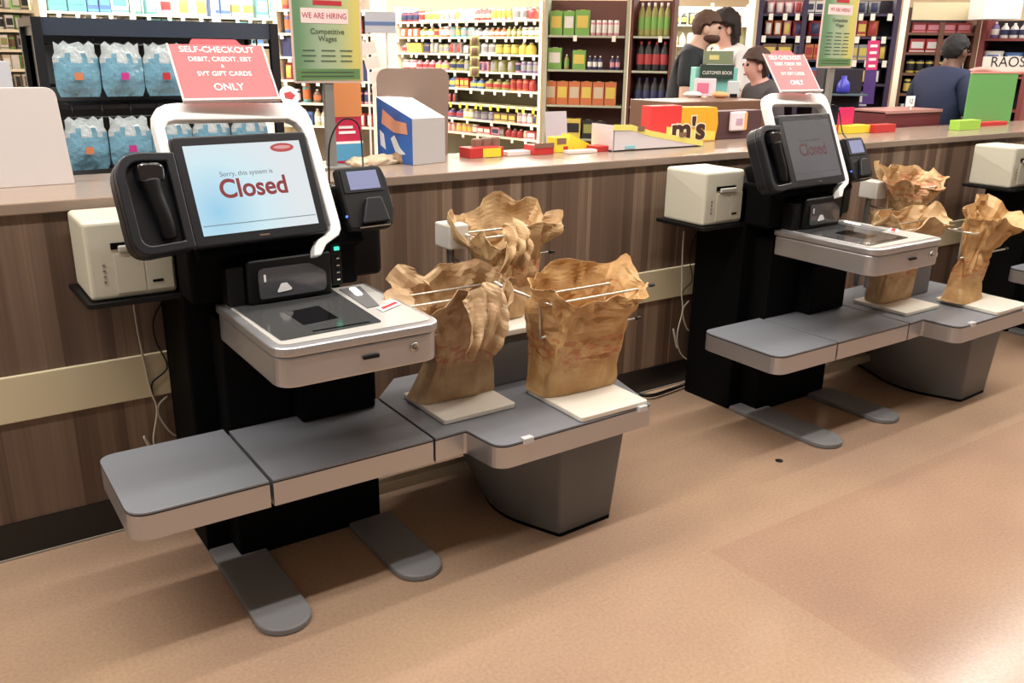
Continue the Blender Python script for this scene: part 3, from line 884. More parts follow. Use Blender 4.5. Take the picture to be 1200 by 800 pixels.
def shelving(name, label, p0, p1, zs, top, depth, mshelf, mback, lip=.03, posts=2, mpost=None, pw=.02, thick=.02, tags=None, group=None, cat='shelving'):
    M, L = frame_of(p0, p1)
    r = empty(name, M.translation); tag(r, label, cat, group)
    obj('back_panel', bx(0, L, depth - .02, depth, .0, top, M=M), mback, r)
    for i in range(posts):
        x = L * i / (posts - 1)
        obj('upright', bx(x - pw, x + pw, -.004, .02 if 0 < i < posts - 1 else depth, 0, top + .03, M=M), mpost or mshelf, r)
    obj('plinth', bx(.02, L - .02, .02, depth - .02, 0, .12, M=M), mshelf, r)
    tm = mat('price_tag', (246, 244, 232), rough=.6); ty = mat('price_tag_yellow', (240, 226, 70), rough=.6)
    for i, z in enumerate(zs):
        s = obj('shelf', bx(.02, L - .02, 0, depth - .02, z - thick, z, M=M), mshelf, r)
        if tags and i < len(tags) and tags[i]:
            bm = bmesh.new(); n_ = tags[i][0]
            rd = random.Random(i)
            for k in range(n_):
                x = L * (k + .3 + rd.random() * .5) / n_
                box(bm, x - .018, x + .018, -.006, -.001, z - thick - .035, z - thick + .02, M=M)
            tag(obj('price_tags', bm, ty if tags[i][1] else tm, s), kind='stuff')
    return r, M, L
def put(me, kind, M, x, z, y, label, group, rot=0, cat=None):
    o = bpy.data.objects.new(kind.replace('multipack', 'drink_multipack'), me)
    C.objects.link(o)
    o.matrix_world = M @ Matrix.Translation((x, y, z)) @ Matrix.Rotation(rot, 4, 'Z')
    tag(o, label, cat or KW[kind].split()[-1], group)
    return o
COUNTS = {}
def row(M, x0, x1, z, spec, where, ri, group, y=.02, seed=0, step=None):
    """spec: list of (kind, colour, band, w, h, d, count)"""
    x = x0
    key = (where, ri)
    n0 = COUNTS.get(key, 0)
    rd = random.Random(seed * 7 + ri)
    for kind, col, band, w_, h_, d_, cnt in spec:
        me = product(kind, col, band, w_, h_, d_)
        for k in range(cnt):
            if x + w_ > x1 + .01: break
            put(me, kind, M, x + w_ / 2, z + .0005, y + rd.random() * .012, '%s %s on the %s shelf of the %s, %s' % (col, KW[kind], ROWN[ri], where, ORD[min(n0, len(ORD) - 1)]), group)
            n0 += 1
            x += w_ * 1.04 + .004
    COUNTS[key] = n0
    return x

M_cs = mat('cream_metal', (238, 232, 206), rough=.5)
M_csb = mat('cream_back', (150, 140, 120), rough=.7)
M_mar = mat('maroon_board', (104, 62, 58), rough=.6)
M_gsh = mat('grey_green_shelf', (176, 180, 160), rough=.5)
M_drk = mat('dark_board', (40, 34, 46), rough=.6)
# A: cream spice shelving down the aisle
pa0 = at(463, 28, 10.6); pa1 = at(634, 22, 8.95)
zsA = [1.88, 1.71, 1.53, 1.345, 1.157, .99, .82, .66]
rA, MA, LA = shelving('cream_shelving', 'long cream shelving packed with small jars and packets, with white and yellow price tags', pa0, pa1, zsA, 2.02, .34, M_cs, mat('aisle_back', (104, 100, 84), rough=.7), posts=2,
                      tags=[(16, 0), (16, 0), (14, 0), (14, 0), (12, 0), (18, 1), (8, 0), (9, 0)])
rd = random.Random(5)
pals = [['white', 'pink', 'red', 'beige'], ['yellow', 'orange', 'teal', 'olive', 'grey'], ['olive', 'brown', 'grey', 'yellow', 'white'], ['yellow', 'olive', 'pink', 'purple', 'red'], ['blue', 'olive', 'orange', 'yellow', 'red'],
        ['grey', 'white', 'black', 'brown'], ['yellow', 'pink', 'purple', 'brown'], ['brown', 'pink', 'red']]
for i, z in enumerate(zsA):
    spec = []
    if i == 5:
        zz = None
    kinds = ['carton', 'jar', 'bottle', 'pouch', 'can']
    tot = 0
    gap = (zsA[i - 1] - z - .06) if i else .13
    while tot < LA - .1:
        kd = rd.choice(kinds); c = rd.choice(pals[i]); b_ = rd.choice(['white', 'beige', 'yellow', 'red', 'grey', 'navy'])
        w_ = rd.choice([.07, .085, .11, .13]); h_ = gap * rd.choice([.92, 1.0, .84]); n_ = rd.randint(1, 3)
        if i == 5 and tot > 1.0: break
        spec.append((kd, c, b_, w_, h_, w_, n_)); tot += n_ * w_ * 1.1
    row(MA, .05, LA - .05, z, spec, 'cream shelving', i, 'small groceries on the cream shelving', seed=i)
# B: soda shelving, slightly turned
pb0 = at(641, 1, 8.4); pb1 = at(737, 1, 8.3); pb2 = at(790, 1, 8.2)
zsB = [1.717, 1.40, 1.065, .74]
rB, MB, LB = shelving('soda_shelving', 'brown backed shelving with green and orange drink multipacks', pb0, pb1, zsB, 2.05, .36, M_gsh, M_mar, tags=[(2, 0), None, None, None], mpost=mat('grey_green_shelf', (176, 180, 160)), pw=.014)
u = LB / 96.0
def packs(z, ri, items, M=MB, where='brown soda shelving', base=641, uu=u, group='drinks on the brown soda shelving'):
    for n_, (kind, a, b_, col, band, h_) in enumerate(items):
        w_ = (b_ - a) * uu
        d_ = min(.22, w_)
        me = product(kind, col, band, w_ * .97, h_, d_)
        put(me, kind, M, (a + b_) / 2 * uu - base * uu, z + .0005, .03, '%s %s on the %s shelf of the %s, %s' % (col, KW[kind], ROWN[ri], where, ORD[n_]), group)
packs(zsB[0], 0, [('multipack', 645, 660, 'green', 'yellow', .22), ('multipack', 661, 674, 'green', 'white', .22), ('multipack', 675, 692, 'green', 'yellow', .23)] + [('can', 693 + 7 * k, 699 + 7 * k, 'pink', 'white', .14) for k in range(5)])
packs(zsB[1], 1, [('multipack', 643, 660, 'green', 'white', .20), ('bottle', 663, 669, 'olive', 'green', .14), ('multipack', 673, 689, 'green', 'yellow', .18)] + [('bottle', 691 + 6.3 * k, 696.8 + 6.3 * k, 'navy', 'white', .13) for k in range(3)] + [('bottle', 718 + 6.3 * k, 723.8 + 6.3 * k, 'navy', 'pink', .13) for k in range(2)])
packs(zsB[2], 2, [('multipack', 640.5 + 14.6 * k, 654.5 + 14.6 * k, 'orange', 'yellow' if k % 2 else 'beige', .22) for k in range(6)])
packs(zsB[3], 3, [('multipack', 667, 686, 'yellow', 'black', .19), ('multipack', 688, 702, 'black', 'olive', .18), ('multipack', 703, 716, 'black', 'olive', .17)])
rB2, MB2, LB2 = shelving('bottle_shelving', 'brown backed shelving with large soda bottles, right of the multipacks', pb1 + RT * .04, pb2, zsB, 2.05, .36, M_gsh, M_mar, tags=[(1, 0), None, None, None], mpost=M_mar, pw=.012)
u2 = LB2 / 53.0
for ri, (n_, col, band, h_) in enumerate([(5, 'olive', 'green', .30), (4, 'black', 'red', .27), (4, 'black', 'navy', .27), (4, 'black', 'grey', .25)]):
    wd = min(.085, LB2 / (n_ + .6))
    for k in range(n_):
        put(product('bottle', col, band, wd, h_, wd), 'bottle', MB2, .05 + wd * .5 + k * (LB2 - .08) / n_, zsB[ri] + .0005, .03, 'large %s soda bottle on the %s shelf beside the multipacks, %s' % (col, ROWN[ri], ORD[k]), 'large soda bottles')

# C: far cream shelving behind the people
pc0 = at(786, 5, 12.0); pc1 = at(884, 5, 12.0)
zsC = [1.95, 1.68, 1.40, 1.12]
rC, MC, LC = shelving('far_shelving', 'distant cream shelving of black and white packs behind the two people talking', pc0, pc1, zsC, 2.2, .34, M_cs, M_cs, posts=3)
for i, z in enumerate(zsC):
    spec = []
    for k in range(5):
        spec.append((rd.choice(['jar', 'bottle', 'pouch']), rd.choice(['black', 'white', 'beige', 'orange']), rd.choice(['white', 'black', 'yellow']), .10, .16, .09, 2))
    row(MC, .05, LC - .05, z, spec, 'far cream shelving', i, 'packs on the far cream shelving', seed=20 + i)
# slim cream pillar
p = at(883, 30, 9.5)
tag(obj('pillar', bx(p.x - .05, p.x + .05, p.y - .05, p.y + .05, 0, 2.6), M_cs, bevel=.006), 'slim cream pillar rising behind the people talking', 'pillar')

# D: dark snack rack
pd0 = at(893, 1, 7.5); pd1 = at(1054, 1, 7.2)
zsD = [1.90, 1.72, 1.53, 1.34, 1.15]
rD, MD, LD = shelving('snack_shelving', 'dark shelving of snack bags and small packs behind the middle kiosk', pd0, pd1, zsD, 2.02, .34, mat('dark_shelf', (62, 50, 78), rough=.5), M_drk, posts=4, tags=[(9, 0), (9, 0), (9, 0), None, None])
palD = [['beige', 'white', 'grey', 'pink', 'blue'], ['pink', 'orange', 'yellow', 'red', 'beige'], ['orange', 'brown', 'yellow', 'grey'], ['blue', 'navy', 'teal', 'black'], ['navy', 'black', 'teal', 'purple']]
for i, z in enumerate(zsD):
    spec = []
    tot = 0
    while tot < LD - .08:
        kd = rd.choice(['pouch', 'carton', 'bag']); c = rd.choice(palD[i]); n_ = rd.randint(1, 3); w_ = rd.choice([.07, .09, .12])
        spec.append((kd, c, rd.choice(['white', 'yellow', 'navy', 'red']), w_, .125 if i else .10, .07, n_)); tot += n_ * (w_ * 1.04 + .004)
    row(MD, .04, LD - .04, z, spec, 'dark snack shelving', i, 'snacks on the dark shelving', seed=40 + i)
# striped vertical sign on the snack rack
Ms = basis(at(1021, 82, 6.9), RT + UP * .02, (0, 0, 1))
s = obj('sign_strip', bx(-.045, .045, -.26, .22, -.01, 0, M=Ms), mat('strip_purple', (88, 60, 130), rough=.5), rD)
obj('pink_panel', bx(-.045, .045, .0, .22, 0, .002, M=Ms), mat('strip_pink', (214, 60, 120), rough=.5), s)
for k in range(4):
    obj('white_mark', bx(-.028, .028, .17 - k * .05, .19 - k * .05, .002, .003, M=Ms), M_white, s)
# cream post
p0_, p1_ = at(1062, 8, 6.6), at(1040, 150, 6.6)
tag(obj('shelf_post', tb([(p0_.x, p0_.y, 2.1), (p0_.x, p0_.y, .0)], .022, n=4), M_cs), 'cream upright post between the snack shelving and the red packs', 'post')
# E: shelving behind the cashier
pe0 = at(1066, 10, 7.4); pe1 = at(1150, 12, 7.3); pe2 = at(1215, 16, 7.1)
zsE = [1.76, 1.60, 1.43, 1.26, 1.08]
rE, ME, LE = shelving('red_pack_shelving', 'dark shelving of red packs and yellow tins behind the seated checkout worker in navy'.replace('seated ', ''), pe0, pe1, zsE, 1.93, .34, mat('brown_shelf', (120, 86, 70), rough=.5), M_drk, posts=3)
for i, (c, b_, kd, w_, h_) in enumerate([('red', 'pink', 'box', .11, .08), ('red', 'white', 'box', .12, .11), ('yellow', 'black', 'can', .07, .11), ('black', 'yellow', 'can', .06, .12), ('white', 'grey', 'box', .08, .09)]):
    row(ME, .05, LE - .05, zsE[i], [(kd, c, b_, w_, h_, .08, 3), (kd, 'beige' if i % 2 else c, b_, w_, h_, .08, 2), ('box', 'white', 'black', .07, h_, .07, 2)], 'red pack shelving', i, 'packs behind the checkout worker', seed=60 + i)
rF, MF, LF = shelving('bag_shelving', 'maroon edged shelving of white bottles and blue bags at the top right', pe1 + RT * .05, pe2, [1.72, 1.42, 1.15], 1.87, .34, mat('maroon_shelf', (140, 70, 70), rough=.5), M_drk, posts=2)
row(MF, .04, LF, 1.72, [('bottle', 'purple', 'white', .07, .13, .07, 1), ('bottle', 'white', 'navy', .065, .12, .065, 6)], 'maroon shelving', 0, 'white bottles at top right')
row(MF, .02, LF + .1, 1.42, [('bag', 'white', 'blue', .15, .2, .09, 1), ('bag', 'blue', 'white', .14, .19, .09, 1), ('bag', 'white', 'olive', .15, .2, .09, 1), ('bag', 'beige', 'pink', .14, .18, .09, 1)], 'maroon shelving', 1, 'bags at top right')
M_hd = mat('cream_header', (240, 228, 190), rough=.6)
MEh = ME
h = obj('header_board', bx(.02, LE, -.03, 0, 1.86, 2.0, M=ME), M_hd, rE)
Mw = basis(at(1176, 10, 6.9), RT, (0, 0, 1))
tag(obj('white_carton', bx(-.15, .15, -.08, .16, -.25, 0, M=Mw), M_white, bevel=.005), 'bright white carton on top of the shelving in the top right corner', 'carton')
# lettered banner bag
Mb = basis(at(1178, 73, 6.3), RT, (0, 0, 1))
s = obj('lettered_banner', bx(-.16, .17, -.065, .04, -.01, 0, M=Mb), mat('banner_pale', (226, 220, 210), rough=.6)); tag(s, 'pale banner with dark capital letters above the green board', 'banner')
text_mesh('banner_text', 'RAOS', .10, Mb @ Matrix.Translation((.02, .0, .001)), mat('ink', (50, 40, 52)), s)
tag(obj('red_white_swirl', tb(smooth_path([at(1128, 90, 6.2), at(1140, 83, 6.2), at(1155, 82, 6.2), at(1175, 86, 6.2), at(1200, 84, 6.2)], 5), .02, n=8), mat('swirl', (226, 150, 140)), smooth=True), 'curled white and red paper edge along the top of the green board', 'paper')

# G: far left goods above and beside the rack
pg0 = at(52, 18, 8.2); pg1 = at(336, 14, 9.5)
zsG = [1.86, 1.60]
rG, MG, LG = shelving('left_shelving', 'bright cream shelving of toiletries seen above the black rack of bags', pg0, pg1, zsG, 2.3, .34, M_cs, mat('pale_back', (226, 224, 216), rough=.7), posts=4, tags=[(14, 0), None])
for i, z in enumerate(zsG):
    spec = []
    for k in range(14):
        spec.append((rd.choice(['carton', 'bottle', 'pouch']), rd.choice(['white', 'teal', 'grey', 'pink', 'blue', 'beige', 'navy']), rd.choice(['white', 'teal', 'yellow', 'red']), rd.choice([.10, .13, .16]), .22, .1, rd.randint(1, 2)))
    row(MG, .05, LG - .05, z, spec, 'cream toiletries shelving', i, 'toiletries above the rack', seed=80 + i)
pj0 = at(322, 20, 8.6); pj1 = at(436, 20, 8.4)
zsJ = [1.92, 1.70, 1.48, 1.26, 1.04, .82]
rJ, MJ, LJ = shelving('mixed_goods_shelving', 'cluttered shelving of dark and pale packs behind the nearest hiring notice', pj0, pj1, zsJ, 2.2, .34, M_cs, mat('dim_back', (120, 112, 104), rough=.7), posts=3, tags=[(6, 0), (6, 0), (6, 0), (6, 0), None, None])
for i, z in enumerate(zsJ):
    spec = []
    for k in range(8):
        spec.append((rd.choice(['carton', 'bottle', 'jar', 'pouch']), rd.choice(['white', 'navy', 'teal', 'pink', 'purple', 'beige', 'brown', 'blue', 'red']), rd.choice(['white', 'yellow', 'navy', 'orange']), rd.choice([.07, .09, .12]), rd.choice([.13, .16, .18]), .08, rd.randint(1, 2)))
    row(MJ, .05, LJ - .04, z, spec, 'shelving behind the hiring notice', i, 'packs behind the hiring notice', seed=120 + i)
ph0 = at(-30, 20, 6.3); ph1 = at(44, 20, 6.6)
rH, MH, LH = shelving('greeting_rack', 'pale shelving of small white and green packs at the far left edge', ph0, ph1, [1.80, 1.66, 1.52, 1.38, 1.24], 2.1, .3, M_cs, mat('pale_back', (226, 224, 216)), posts=2)
for i, z in enumerate([1.80, 1.66, 1.52, 1.38, 1.24]):
    spec = [(rd.choice(['pouch', 'carton', 'jar']), rd.choice(['white', 'beige', 'grey', 'green', 'white']), rd.choice(['olive', 'white', 'brown', 'black']), .055, .10, .05, 1) for k in range(9)]
    row(MH, .03, LH - .03, z, spec, 'pale left edge shelving', i, 'small packs at the left edge', seed=90 + i)

# ---- black rack of blue-and-clear bags just behind the half wall
Yk = 3.62
M_rack = mat('rack_black', (20, 22, 28), rough=.4)
x0k, x1k, ztk = .452, 1.30, 1.645
rack = empty('bag_rack', (.87, Yk, 0)); tag(rack, 'black wire rack of hanging clear and blue bags behind the half wall', 'rack')
bm = bmesh.new()
for x in (x0k, x1k):
    box(bm, x - .016, x + .016, Yk - .03, Yk + .0, 0, ztk)
    box(bm, x - .016, x + .016, Yk + .30, Yk + .33, 0, ztk)
    box(bm, x - .016, x + .016, Yk, Yk + .30, ztk - .03, ztk)
    box(bm, x - .03, x + .03, Yk - .06, Yk + .36, 0, .03)
obj('side_frame', bm, M_rack, rack)
obj('top_header', bx(x0k, x1k, Yk - .02, Yk + .32, ztk - .06, ztk, ), mat('rack_header', (52, 62, 76), rough=.3), rack)
obj('back_panel', bx(x0k, x1k, Yk + .30, Yk + .31, .1, ztk - .02), mat('rack_back', (92, 98, 102), rough=.6), rack)
for z in (1.555, 1.415, 1.30, 1.12):
    bm = bmesh.new()
    tube(bm, [(x0k, Yk - .01, z), (x1k, Yk - .01, z)], .006, n=6)
    for k in range(8):
        x = x0k + .08 + k * .10
        tube(bm, [(x, Yk - .01, z), (x, Yk - .01, z + .045), (x, Yk + .3, z + .045)], .0035, n=5)
    obj('hook_bar', bm, M_rack, rack, smooth=True)
obj('mid_shelf', bx(x0k, x1k, Yk, Yk + .3, 1.33, 1.345), M_rack, rack)
M_clear = mat('clear_film', (172, 184, 188), rough=.12, spec=.9, var=.5, bscale=38, bump=.8)  # strong colour noise paints pale glint streaks onto the film
M_blue = mat('blue_gel', (104, 150, 172), rough=.14, spec=.9, var=.4, bscale=32, bump=.8)  # glint streaks painted by colour noise here too
def hang_bag(seed):
    bm = bmesh.new()
    nx, nz = 9, 12
    W, H = .150, .185
    for side in (-1, 1):
        g = []
        for i in range(nz):
            v = i / (nz - 1)
            rowv = []
            for j in range(nx):
                u_ = j / (nx - 1) - .5
                ww = W * (1 - .12 * (v > .8)) * (1 - .15 * max(0, .15 - v) / .15)
                th = .028 * (1 - (2 * u_) ** 2) * math.sin(min(1, v * 2.5) * PI * .5) * (1.15 - v)
                z = v * H + (.008 * math.sin(u_ * 20 + seed) if v > .9 else 0)
                rowv.append(bm.verts.new((u_ * ww, side * (th + .002 + .004 * noise.noise(Vector((u_ * 9, v * 9, seed + side)))), z)))
            g.append(rowv)
        for i in range(nz - 1):
            for j in range(nx - 1):
                f = bm.faces.new([g[i][j], g[i][j + 1], g[i + 1][j + 1], g[i + 1][j]])
                f.smooth = True
                f.material_index = 1 if i < 7 + (j % 3) - (j == 4) else 0
    bmesh.ops.remove_doubles(bm, verts=bm.verts, dist=.0045)
    me = bpy.data.meshes.new('hanging_bag')
    bm.to_mesh(me); bm.free()
    me.materials.append(M_clear); me.materials.append(M_blue)
    return me
hb = [hang_bag(k * 3.1) for k in range(3)]
rn = ['upper', 'lower']
for r_, z in enumerate((1.375, 1.115)):
    for k in range(5):
        o = bpy.data.objects.new('hanging_bag', hb[(k + r_) % 3]); C.objects.link(o)
        o.location = (x0k + .11 + k * .152, Yk - .03, z)
        o.rotation_euler = (0, 0, .12 * math.sin(k * 2 + r_))
        tag(o, 'clear and blue hanging bag in the %s row of the black rack, %s' % (rn[r_], ORD[k]), 'bag', 'clear and blue bags on the black rack')
        mk = obj('label_sticker', bx(o.location.x - .015, o.location.x + .012, Yk - .064, Yk - .0625, z + .06, z + .085), [M_red, mat('tan_lbl', (196, 120, 80)), mat('mag_lbl', (180, 50, 130))][(k + 1) % 3])
        mk.location -= o.location; mk.parent = o; mk.rotation_euler = (0, 0, 0)

# ---- things standing on the half wall
def board(name, label, cat, pl, pr_, y, zb, zt, m, r=.02, th=.012, skew=0, grp=None):
    """upright rounded board between two x values"""
    M = Matrix(((1, 0, 0, 0), (0, 0, -1, y), (0, 1, 0, 0), (0, 0, 0, 1)))
    o = obj(name, pr(rpoly([(pl, zb, .002), (pr_, zb, .002), (pr_ + skew, zt, r), (pl + skew, zt, r)]), 0, -th, M=M), m, bevel=.002)
    tag(o, label, cat, grp)
    return o
wp = board('white_display_board', 'large white rounded panel standing on the half wall at the left edge', 'panel', -.30, .449, 3.2, 1.1205, 1.425, mat('panel_white', (214, 208, 206), rough=.4), r=.035, th=.02, skew=-.02)
gp = board('grey_panel', 'pale grey panel behind the white rounded panel at the left edge', 'panel', -.20, .33, 3.36, 1.1205, 1.50, mat('panel_grey', (196, 198, 204), rough=.4), r=.005, th=.02)
# hiring boards on poles
def hire_mat():
    m = bpy.data.materials.new('poster_gradient'); m.use_nodes = True
    nt = m.node_tree; b = nt.nodes['Principled BSDF']; N = nt.nodes.new; Lk = nt.links.new
    tc = N('ShaderNodeTexCoord'); sp = N('ShaderNodeSeparateXYZ'); Lk(tc.outputs['Object'], sp.inputs[0])
    mr = N('ShaderNodeMapRange'); mr.inputs['From Min'].default_value = -.11; mr.inputs['From Max'].default_value = .12
    Lk(sp.outputs['X'], mr.inputs['Value'])
    r = N('ShaderNodeValToRGB'); e = r.color_ramp.elements
    e[0].color = rgb(104, 140, 104); e[1].color = rgb(206, 194, 110); e[1].position = .95
    q = e.new(.35); q.color = rgb(158, 176, 148)
    q = e.new(.7); q.color = rgb(172, 184, 140)
    Lk(mr.outputs[0], r.inputs[0]); Lk(r.outputs[0], b.inputs['Base Color']); b.inputs['Roughness'].default_value = .3
    return m
M_post = hire_mat()
def hiring(px, y, w_, zb, zt, label):
    r = empty('notice_stand', (px, y, 1.12)); tag(r, label, 'notice', 'hiring notices on poles')
    obj('pole', bx(px - .018, px + .018, y + .004, y + .03, 1.132, zb + .2), mat('pole_grey', (150, 148, 142), rough=.35, metal=.4), r, bevel=.003)
    obj('pole_base', bx(px - .06, px + .06, y - .03, y + .07, 1.1205, 1.132), mat('pole_grey', (150, 148, 142)), r, bevel=.003)
    M = basis((px, y, (zb + zt) / 2), (1, 0, 0), (0, 0, 1))
    hh_ = (zt - zb) / 2
    f = obj('notice_frame', pr(rpoly([(-w_ / 2, -hh_, .008), (w_ / 2, -hh_, .008), (w_ / 2, hh_, .008), (-w_ / 2, hh_, .008)]), -.006, .0, M=M), mat('frame_pink', (222, 196, 188), rough=.3), r)
    q = w_ / 2 - .008
    obj('poster', bx(-q, q, -hh_ + .008, hh_ - .008, 0, .0015, M=M), M_post, f)
    obj('poster_band', bx(-q + .006, q - .006, -hh_ + .012, -hh_ + .05, .0015, .002, M=M), mat('band_green', (96, 132, 84)), f)
    obj('poster_title', bx(-q + .03, q - .045, hh_ - .095, hh_ - .045, .0015, .002, M=M), mat('title_pink', (236, 208, 206)), f)
    text_mesh('title_text', 'WE ARE HIRING', .027, M @ Matrix.Translation((-.008, hh_ - .07, .0022)), mat('title_red', (168, 66, 84)), f, sx=.88)
    obj('logo_strip', bx(-.05, .06, hh_ - .034, hh_ - .018, .0015, .002, M=M), M_red, f)
    ink = mat('poster_ink', (70, 84, 66))
    text_mesh('poster_text', 'Competitive\nWages', .026, M @ Matrix.Translation((0, hh_ - .135, .0022)), ink, f)
    bm = bmesh.new()
    rd2 = random.Random(3)
    zz = hh_ - .19
    while zz > -hh_ + .06:
        for cx_ in (-.075, 0, .07):
            l_ = .02 + rd2.random() * .012
            box(bm, cx_ - l_, cx_ + l_, zz, zz + .004, .0018, .0023, M=M)
        zz -= .018
    for k in range(2):
        box(bm, -q + .02, q - .03, -hh_ + .022 + k * .014, -hh_ + .026 + k * .014, .002, .0026, M=M)
    tag(obj('fine_print', bm, ink, f), kind='stuff')
    return r
hiring(1.338, 3.15, .272, 1.434, 1.735, 'green and yellow hiring notice on a grey pole right of the nearest red notice')
hiring(4.285, 3.15, .30, 1.495, 1.862, 'smaller looking hiring notice on a pole right of the middle red notice')
# promo block
def blk(name, label, cat, x0, x1, y0, y1, z0, z1, m, parts=(), bev=.003, rot=0, grp=None):
    c = Vector(((x0 + x1) / 2, (y0 + y1) / 2, 0))
    M = Matrix.Translation(c) @ Matrix.Rotation(rot, 4, 'Z') @ Matrix.Translation(-c)
    o = obj(name, bx(x0, x1, y0, y1, z0, z1, M=M), m, bevel=bev); tag(o, label, cat, grp)
    for pn, a in parts:
        obj(pn, bx(*a[:6], M=M), a[6], o)
    return o
ZC = 1.1205
blk('gift_card_box', 'tall narrow orange, crimson and blue carton beside the pole of the nearest hiring notice', 'carton', 1.415, 1.53, 3.30, 3.38, ZC, 1.43, mat('crimson', (200, 44, 78)), parts=(
    ('blue_band', (1.414, 1.531, 3.299, 3.381, ZC + .01, ZC + .075, mat('sky_blue', (90, 164, 206)))), ('orange_band', (1.414, 1.531, 3.299, 3.381, 1.30, 1.43, mat('orange_pic', (222, 146, 92)))),
    ('white_rule', (1.4135, 1.5315, 3.2985, 3.38, ZC + .075, ZC + .085, M_white)), ('white_words', (1.43, 1.50, 3.2985, 3.30, 1.235, 1.245, M_white)), ('white_words', (1.43, 1.49, 3.2985, 3.30, 1.255, 1.265, M_white))))

# sloping printed carton with a tall brown flap
Nb, Rb, Lb = atZ(484, 194, ZC), atZ(522, 190, ZC), atZ(443, 187, ZC)
Nt = atY(485, 139, Nb.y).z; Lt = atY(443, 113, Lb.y).z
Bb = Lb + (Rb - Nb)
bxp = empty('display_carton', (Nb + Rb + Lb + Bb) / 4)
tag(bxp, 'blue printed carton with sloping white top and tall brown flap, on the half wall', 'carton')
bm = bmesh.new()
v = [bm.verts.new(p) for p in (Nb, Rb, Bb, Lb)] + [bm.verts.new((p.x, p.y, z)) for p, z in ((Nb, Nt), (Rb, Nt), (Bb, Lt), (Lb, Lt))]
for f in ((3, 2, 1, 0), (0, 1, 5, 4), (1, 2, 6, 5), (2, 3, 7, 6), (3, 0, 4, 7), (4, 5, 6, 7)):
    bm.faces.new([v[i] for i in f])
bm.faces.ensure_lookup_table(); bm.faces[4].material_index = 1; bm.faces[5].material_index = 2
obj('carton_body', bm, [mat('carton_grey', (184, 180, 180), rough=.6), mat('carton_blue', (46, 98, 176), rough=.4), M_white], bxp, bevel=.002)
def on_left(u, v0):
    p = Nb.lerp(Lb, u); z = ZC + (Nt + (Lt - Nt) * u - ZC) * v0
    return Vector((p.x, p.y, z)) + Vector((-.0015, -.0005, 0))
for nm, poly, m_ in (('picture_patch', ((.12, .62), (.5, .55), (.85, .62), (.80, .86), (.45, .78), (.15, .84)), mat('pic_tan', (206, 150, 120))), ('white_swirl', ((.2, .2), (.45, .15), (.6, .42), (.5, .5), (.35, .3)), mat('pic_pale', (220, 226, 232))), ('orange_spot', ((.2, .68), (.4, .66), (.42, .76), (.22, .78)), mat('pic_red', (214, 84, 70))), ('white_swirl', ((.75, .2), (.9, .25), (.92, .5), (.8, .45)), mat('pic_pale', (220, 226, 232)))):
    bm = bmesh.new(); bm.faces.new([bm.verts.new(on_left(*q)) for q in poly])
    obj(nm, bm, m_, bxp, solid=.001)
Fy = Lb.y + .02
fl_, fr_ = atY(443, 130, Fy), atY(523, 130, Fy)
MF_ = Matrix(((1, 0, 0, 0), (0, 0, -1, Fy), (0, 1, 0, 0), (0, 0, 0, 1)))
obj('brown_flap', pr(rpoly([(fl_.x, ZC, 0), (fr_.x, ZC, 0), (fr_.x + .012, atY(500, 80, Fy).z, .05), (fl_.x - .004, atY(470, 80, Fy).z, .05)], 8), 0, .008, M=MF_), mat('board_brown', (136, 116, 104), rough=.6), bxp, bevel=.001)
# crumpled brown bags lying on the cap
for k, (px_, py_, sx_, h_, lb) in enumerate(((487, 192, .075, .05, 'folded brown paper bag lying in front of the blue printed carton'), (452, 194, .08, .035, 'crumpled pale brown paper lying left of the folded bag on the half wall'), (428, 196, .05, .03, 'small crumpled pale paper just above the nearest pin pad'))):
    c = atZ(px_, py_, ZC); c.y += .06
    bm = bmesh.new()
    bmesh.ops.create_icosphere(bm, subdivisions=4, radius=1)
    for v_ in bm.verts:
        q = v_.co.copy()
        d_ = 1 + .18 * crease(q, 2.3, k * 5.1)
        v_.co = Vector((c.x + q.x * sx_ * d_, c.y + q.y * .045 * d_, ZC + max(0, (q.z + .2)) * h_ * d_ * .9 + .0005))
    tag(obj('crumpled_bag', bm, mat('kraft_%d' % (k > 0), (150, 122, 92) if k == 0 else (204, 184, 156), rough=.7), smooth=True), lb, 'paper bag')
# small goods along the cap
def capbox(name, label, cat, pxa, pxb, pyb, pyt, m, depth=.08, dy=.0, rot=0, parts=()):
    a_ = atZ(pxa, pyb, ZC); b_ = atZ(pxb, pyb - (pxb - pxa) * .06, ZC)
    y = (a_.y + b_.y) / 2 + dy
    a_ = atY(pxa, pyb, y); b_ = atY(pxb, pyb, y); t = atY((pxa + pxb) / 2, pyt, y)
    M = Matrix.Translation(((a_.x + b_.x) / 2, y, 0)) @ Matrix.Rotation(rot, 4, 'Z')
    W = (b_.x - a_.x) / 2
    o = obj(name, bx(-W, W, 0, depth, ZC, t.z, M=M), m, bevel=.002); tag(o, label, cat)
    for nm, (u0, u1, v0, v1), m_ in parts:
        H = t.z - ZC
        obj(nm, bx(-W + 2 * W * u0, -W + 2 * W * u1, -.0015, -.0002, ZC + H * v0, ZC + H * v1, M=M), m_, o)
    return o
Myel = mat('tray_yellow', (238, 214, 60), rough=.45); Mrd = mat('tray_red', (196, 52, 50), rough=.45); Mbr = mat('snack_brown', (132, 100, 84), rough=.5)
capbox('snack_tray', 'small red and yellow snack tray filled with brown packs on the half wall', 'tray', 551, 590, 186, 173, Mrd, .09, parts=(('yellow_panel', (.38, .92, .05, .92), Myel),))
